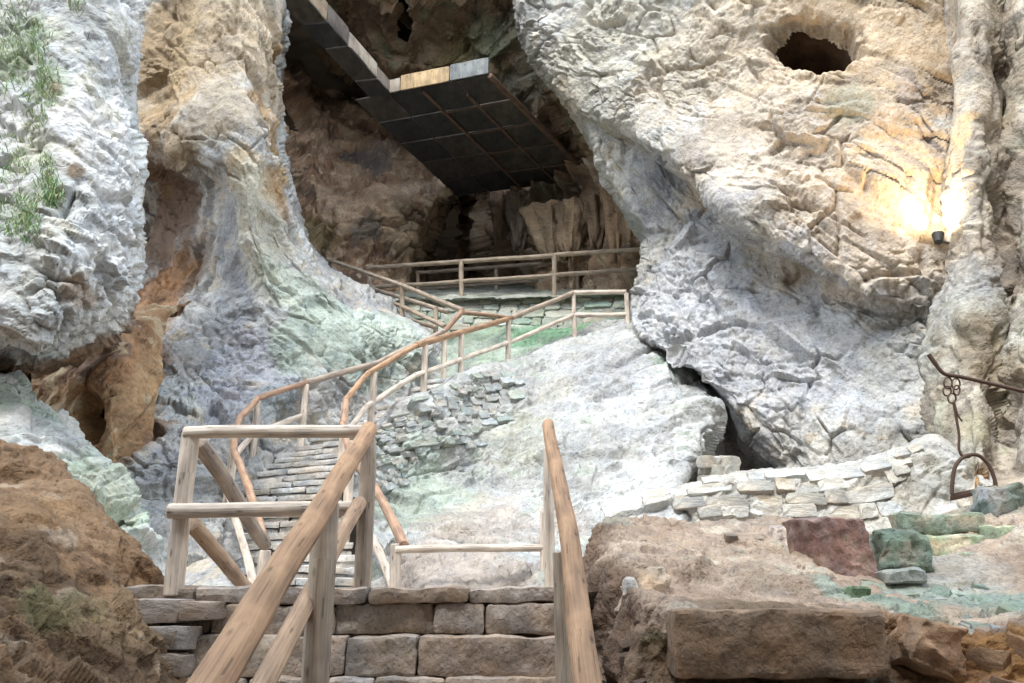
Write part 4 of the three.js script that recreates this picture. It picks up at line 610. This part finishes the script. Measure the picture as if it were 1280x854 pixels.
// ---------------------------------------------------------------- timber shelter deck high in the mouth
{
  const t = thing('timber_deck', 'dark boarded timber deck hanging under the cave roof, seen from below', 'deck');
  const FL = P(443, 126, 15.5), hgt = FL.y, at = (px, py) => { const y = (427 - py) / FOC, k = (y * CP + SP) / (CP - y * SP); return P(px, py, (hgt - EYE) / k); };
  const A = at(443, 126), B = at(612, 93), D = at(742, 224), E = at(570, 246);
  const q = (u, v, dy = 0) => { const p = A.clone().lerp(B, u).lerp(E.clone().lerp(D, u), v); p.y = hgt + dy; return p; };
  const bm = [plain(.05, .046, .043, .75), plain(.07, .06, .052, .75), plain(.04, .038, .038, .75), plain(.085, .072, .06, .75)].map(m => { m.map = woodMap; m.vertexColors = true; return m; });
  const r = rng(5), NU = 4, NV = 5;
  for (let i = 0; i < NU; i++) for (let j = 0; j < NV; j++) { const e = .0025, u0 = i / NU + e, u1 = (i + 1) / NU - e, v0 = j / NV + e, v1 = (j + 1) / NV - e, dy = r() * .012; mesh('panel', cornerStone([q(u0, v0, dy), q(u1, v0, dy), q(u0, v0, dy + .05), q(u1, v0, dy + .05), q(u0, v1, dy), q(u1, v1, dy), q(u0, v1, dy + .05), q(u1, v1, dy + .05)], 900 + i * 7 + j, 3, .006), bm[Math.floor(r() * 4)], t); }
  const bat = plain(.17, .11, .075, .8); bat.map = woodMap;
  const bar = (u0, v0, u1, v1, w = .045) => pole('batten', [q(u0, v0, -.03), q(u1, v1, -.03)], w, w, bat, t);
  bar(.5, .02, .5, .98, .04); bar(.75, .1, .75, .98, .035); for (let j = 1; j < NV; j++) bar(.5, j / NV, .99, j / NV, .022); bar(1, 0, 1, 1, .07);
  // upper boarding and fascia
  const wallBoard = (a, b, h, mat, name) => { const n = b.clone().sub(a).setY(0).normalize(), s = V(-n.z, 0, n.x).multiplyScalar(.05); const c = [a, b, a.clone().setY(a.y + h), b.clone().setY(b.y + h)]; mesh(name, cornerStone([...c.map(v => v.clone()), ...c.map(v => v.clone().sub(s))], 950 + Math.floor(h * 100 + a.x * 10), 6, .006), mat, t); };
  const up = v => v.clone().setY(hgt + .0);
  wallBoard(q(.36, -.012), q(.72, -.012), .42, woodMat(.56, .42, .24), 'fascia_board'); wallBoard(q(.725, -.012), q(1, -.012), .44, woodMat(.24, .27, .28), 'fascia_board'); wallBoard(q(.27, -.012), q(.355, -.012), .36, woodMat(.38, .34, .29), 'fascia_board');
  const T = thing('timber_walkway', 'narrow boarded walkway with patched side boards climbing from the deck', 'walkway');
  const w0 = at(490, 119), w1 = at(385, 0), w2 = at(360, -60), mats = [woodMat(.34, .31, .27), woodMat(.52, .47, .40), woodMat(.15, .13, .12), woodMat(.44, .35, .25), woodMat(.30, .26, .22)];
  const wl = k => w0.clone().lerp(w1, k), side = V(-.55, 0, -.1);
  [[0, .2, 0, .34], [.2, .56, 1, .4], [.56, .8, 2, .46], [.8, 1.15, 3, .46], [1.15, 1.5, 4, .46]].forEach(([k0, k1, m, h], i) => { const a = wl(k0 + .005), b = wl(k1 - .005), s = V(-.05, 0, -.01), c = [b, a, b.clone().setY(hgt + h), a.clone().setY(hgt + h)]; mesh('side_board', cornerStone([...c.map(v => v.clone()), ...c.map(v => v.clone().add(s))], 970 + i, 6, .006), mats[m], T); const u0 = b.clone().setY(hgt - .01), u1 = a.clone().setY(hgt - .01); mesh('floor_board', cornerStone([u0.clone().add(side), u0, u0.clone().add(side).setY(hgt + .05), u0.clone().setY(hgt + .05), u1.clone().add(side), u1, u1.clone().add(side).setY(hgt + .05), u1.clone().setY(hgt + .05)], 990 + i, 5, .006), bm[i % 4], T); });
  const pp = pole('timber_prop', [P(634, 243, 19.5), P(664, 294, 20.6)], .055, .06, woodMat(.36, .28, .21)); tag(pp, 'loose slanting timber prop under the back of the deck', 'prop');
  const p2 = pole('timber_prop', [P(726, 236, 18.9), P(757, 212, 18.7)], .045, .045, woodMat(.4, .25, .15)); tag(p2, 'short reddish stick poking out from the deck corner', 'prop');
}
// ---------------------------------------------------------------- iron hanger on the right
{
  const iron = plain(.10, .062, .045, .75, .55), D = 6.2;
  const t = thing('iron_bar', 'rusty bent iron bar reaching out from the right rock', 'bar');
  const tube = (name, pts, r, parent, closed) => mesh(name, new THREE.TubeGeometry(new THREE.CatmullRomCurve3(pts.map(q => P(...q)), !!closed, 'centripetal'), pts.length * 8, r, 7, !!closed), iron, parent);
  tube('bar', [[1162, 444, D], [1168, 453, D], [1180, 467, D], [1200, 471, D], [1240, 480, D], [1290, 492, D]], .017, t); tube('tip', [[1161, 443, D], [1165, 449, D], [1171, 457, D]], .02, t);
  const ch = thing('hanging_chain', 'short rusty chain with a long hook hanging from iron bar', 'chain');
  for (const [x, y, rx, ry] of [[1185, 479, 5, 7], [1195, 480, 5, 7], [1184, 489, 5, 6], [1196, 488, 4, 6], [1190, 498, 5, 6]]) tube('link', Array.from({ length: 8 }, (_, k) => [x + rx * Math.cos(k * Math.PI / 4), y + ry * Math.sin(k * Math.PI / 4), D + .02 * Math.cos(k * Math.PI / 4)]), .007, ch, true);
  tube('hook', [[1192, 503, D], [1195, 520, D], [1199, 545, D], [1199, 562, D], [1203, 570, D], [1212, 571, D], [1215, 567, D]], .011, ch); tube('hook', [[1193, 503, D - .02], [1198, 520, D - .02], [1203, 527, D - .02]], .008, ch);
  const f = thing('iron_stirrup', 'arched rusty iron frame with dark base hanging from the hook', 'hanger');
  tube('arch', [[1190, 618, D], [1191, 600, D], [1195, 582, D], [1206, 571, D], [1222, 569, D], [1235, 580, D], [1243, 598, D], [1245, 608, D]], .016, f);
  const c = [P(1188, 627, D + .1), P(1246, 613, D + .1), P(1188, 617, D + .1), P(1246, 606, D + .1), P(1188, 627, D + .3), P(1246, 613, D + .3), P(1188, 617, D + .3), P(1246, 606, D + .3)]; mesh('base', cornerStone(c, 601, 6, .006), iron, f);
}
// ---------------------------------------------------------------- lamp wedged in the right rock
{
  const p = P(1173, 298, 8.75), t = thing('rock_lamp', 'small dark floodlight tucked in the right rock, shining upwards', 'lamp');
  const dir = P(1160, 100, 9.4).sub(p).normalize(), b = new THREE.CylinderGeometry(.075, .05, .13, 14); const m = mesh('housing', b, plain(.05, .045, .04, .6, .3), t); m.position.copy(p); m.quaternion.setFromUnitVectors(V(0, 1, 0), dir);
  const lm = new THREE.MeshStandardMaterial({ color: 0xfff0d0 }); lm.emissive.setRGB(1, .8, .5); lm.emissiveIntensity = 3; const l = mesh('lens', new THREE.CylinderGeometry(.062, .062, .01, 14), lm, t); l.position.copy(p).addScaledVector(dir, .072); l.quaternion.copy(m.quaternion);
  pole('bracket', [p.clone().addScaledVector(dir, -.04), P(1186, 304, 8.9)], .015, .015, plain(.06, .05, .05, .6, .3), t);
  const s = new THREE.SpotLight(new THREE.Color(1, .76, .46), 7, 0, 1.1, .8, 2); s.position.copy(p).addScaledVector(dir, .1); s.target.position.copy(p).addScaledVector(dir, 2); s.castShadow = true; s.shadow.radius = 3; scene.add(s, s.target);
}
// ---------------------------------------------------------------- grass on the outcrop
{
  const r = rng(303), pos = [], col = [], idx = [], S = outcrop.surf, spots = [[.95, 2.05, .35, 150], [1.1, 2.5, .35, 160], [1.0, 2.9, .3, 110], [1.9, 3.0, .3, 90], [1.7, 2.5, .3, 50], [.9, 4.0, .3, 110], [1.7, 4.25, .35, 110], [2.0, 4.4, .2, 50], [1.1, 4.7, .3, 120], [1.3, 4.9, .3, 70], [2.5, 1.95, .2, 60], [1.5, 3.3, .3, 60], [1.0, 3.5, .3, 60]];
  for (const [cu, cv, sp, n] of spots) for (let i = 0; i < n * 2; i++) {
    const a = r() * 6.28, q = Math.sqrt(r()) * sp, u = cu + Math.cos(a) * q * 1.1, v = cv + Math.sin(a) * q, p = S.at(u, v), nn = S.normal(u, v); p.addScaledVector(nn, relief(p, S.R) + .0);
    const L = .05 + .13 * r(), w = .0022 + .002 * r(), d = nn.clone().multiplyScalar(.6).add(V((r() - .5) * 1.3, .5 + .3 * r(), (r() - .5) * .8)).normalize(), s = V(r() - .5, r() - .5, r() - .5).cross(d).normalize().multiplyScalar(w), k = pos.length / 3, c = [.20 + .16 * r(), .32 + .12 * r(), .15 + .07 * r()];
    const m = p.clone().addScaledVector(d, L * .5), e = m.clone().addScaledVector(d, L * .3).add(V(0, -L * (.3 + .5 * r()), 0));
    for (const x of [p.clone().sub(s), p.clone().add(s), m.clone().sub(s), m.clone().add(s), e]) { pos.push(x.x, x.y, x.z); col.push(...c); } idx.push(k, k + 1, k + 2, k + 1, k + 3, k + 2, k + 2, k + 3, k + 4);
  }
  const g = new THREE.BufferGeometry(); g.setAttribute('position', new THREE.Float32BufferAttribute(pos, 3)); g.setAttribute('color', new THREE.Float32BufferAttribute(col, 3)); g.setIndex(idx); g.computeVertexNormals();
  const m = mesh('grass', g, new THREE.MeshStandardMaterial({ vertexColors: true, roughness: .9, side: THREE.DoubleSide })); m.userData = { kind: 'stuff', label: 'green grass tufts growing on the pale hanging outcrop', category: 'grass' };
}
// ---------------------------------------------------------------- castle behind and over the foot of the stairs
{
  const st = stoneMat(.34, .31, .27);
  const w = tag(mesh('castle_wall', blotch(new THREE.BoxGeometry(26, 18, .8, 30, 20, 1), 3, .5), st), 'tall castle wall facing the cave at foot of the stairs', 'wall'); w.position.set(0, 7.4, 4.6);
  for (const [x, l] of [[-6.4, 'castle side wall next to the brown earth bank'], [6.4, 'castle side wall next to the rubble terrace']]) { const q = tag(mesh('castle_side_wall', blotch(new THREE.BoxGeometry(.8, 10, 5, 1, 12, 6), 5, .5), st), l, 'wall'); q.position.set(x, 3.4, 1.69); }
  // the mountain over and behind the cave
  for (const [x, y, z, a, b, c] of [[0, 30.5, -41.5, 90, 24, 48], [-33, 14, -34, 40, 32, 40], [35, 14, -32, 40, 32, 40], [0, 10, -60, 30, 30, 30]]) { const m = mesh('mountain', blotch(new THREE.BoxGeometry(a, b, c, 8, 8, 8), 6, .1), stoneMat(.36, .31, .25)); m.position.set(x, y, z); m.userData.kind = 'structure'; }
}
renderer.render(scene, camera);
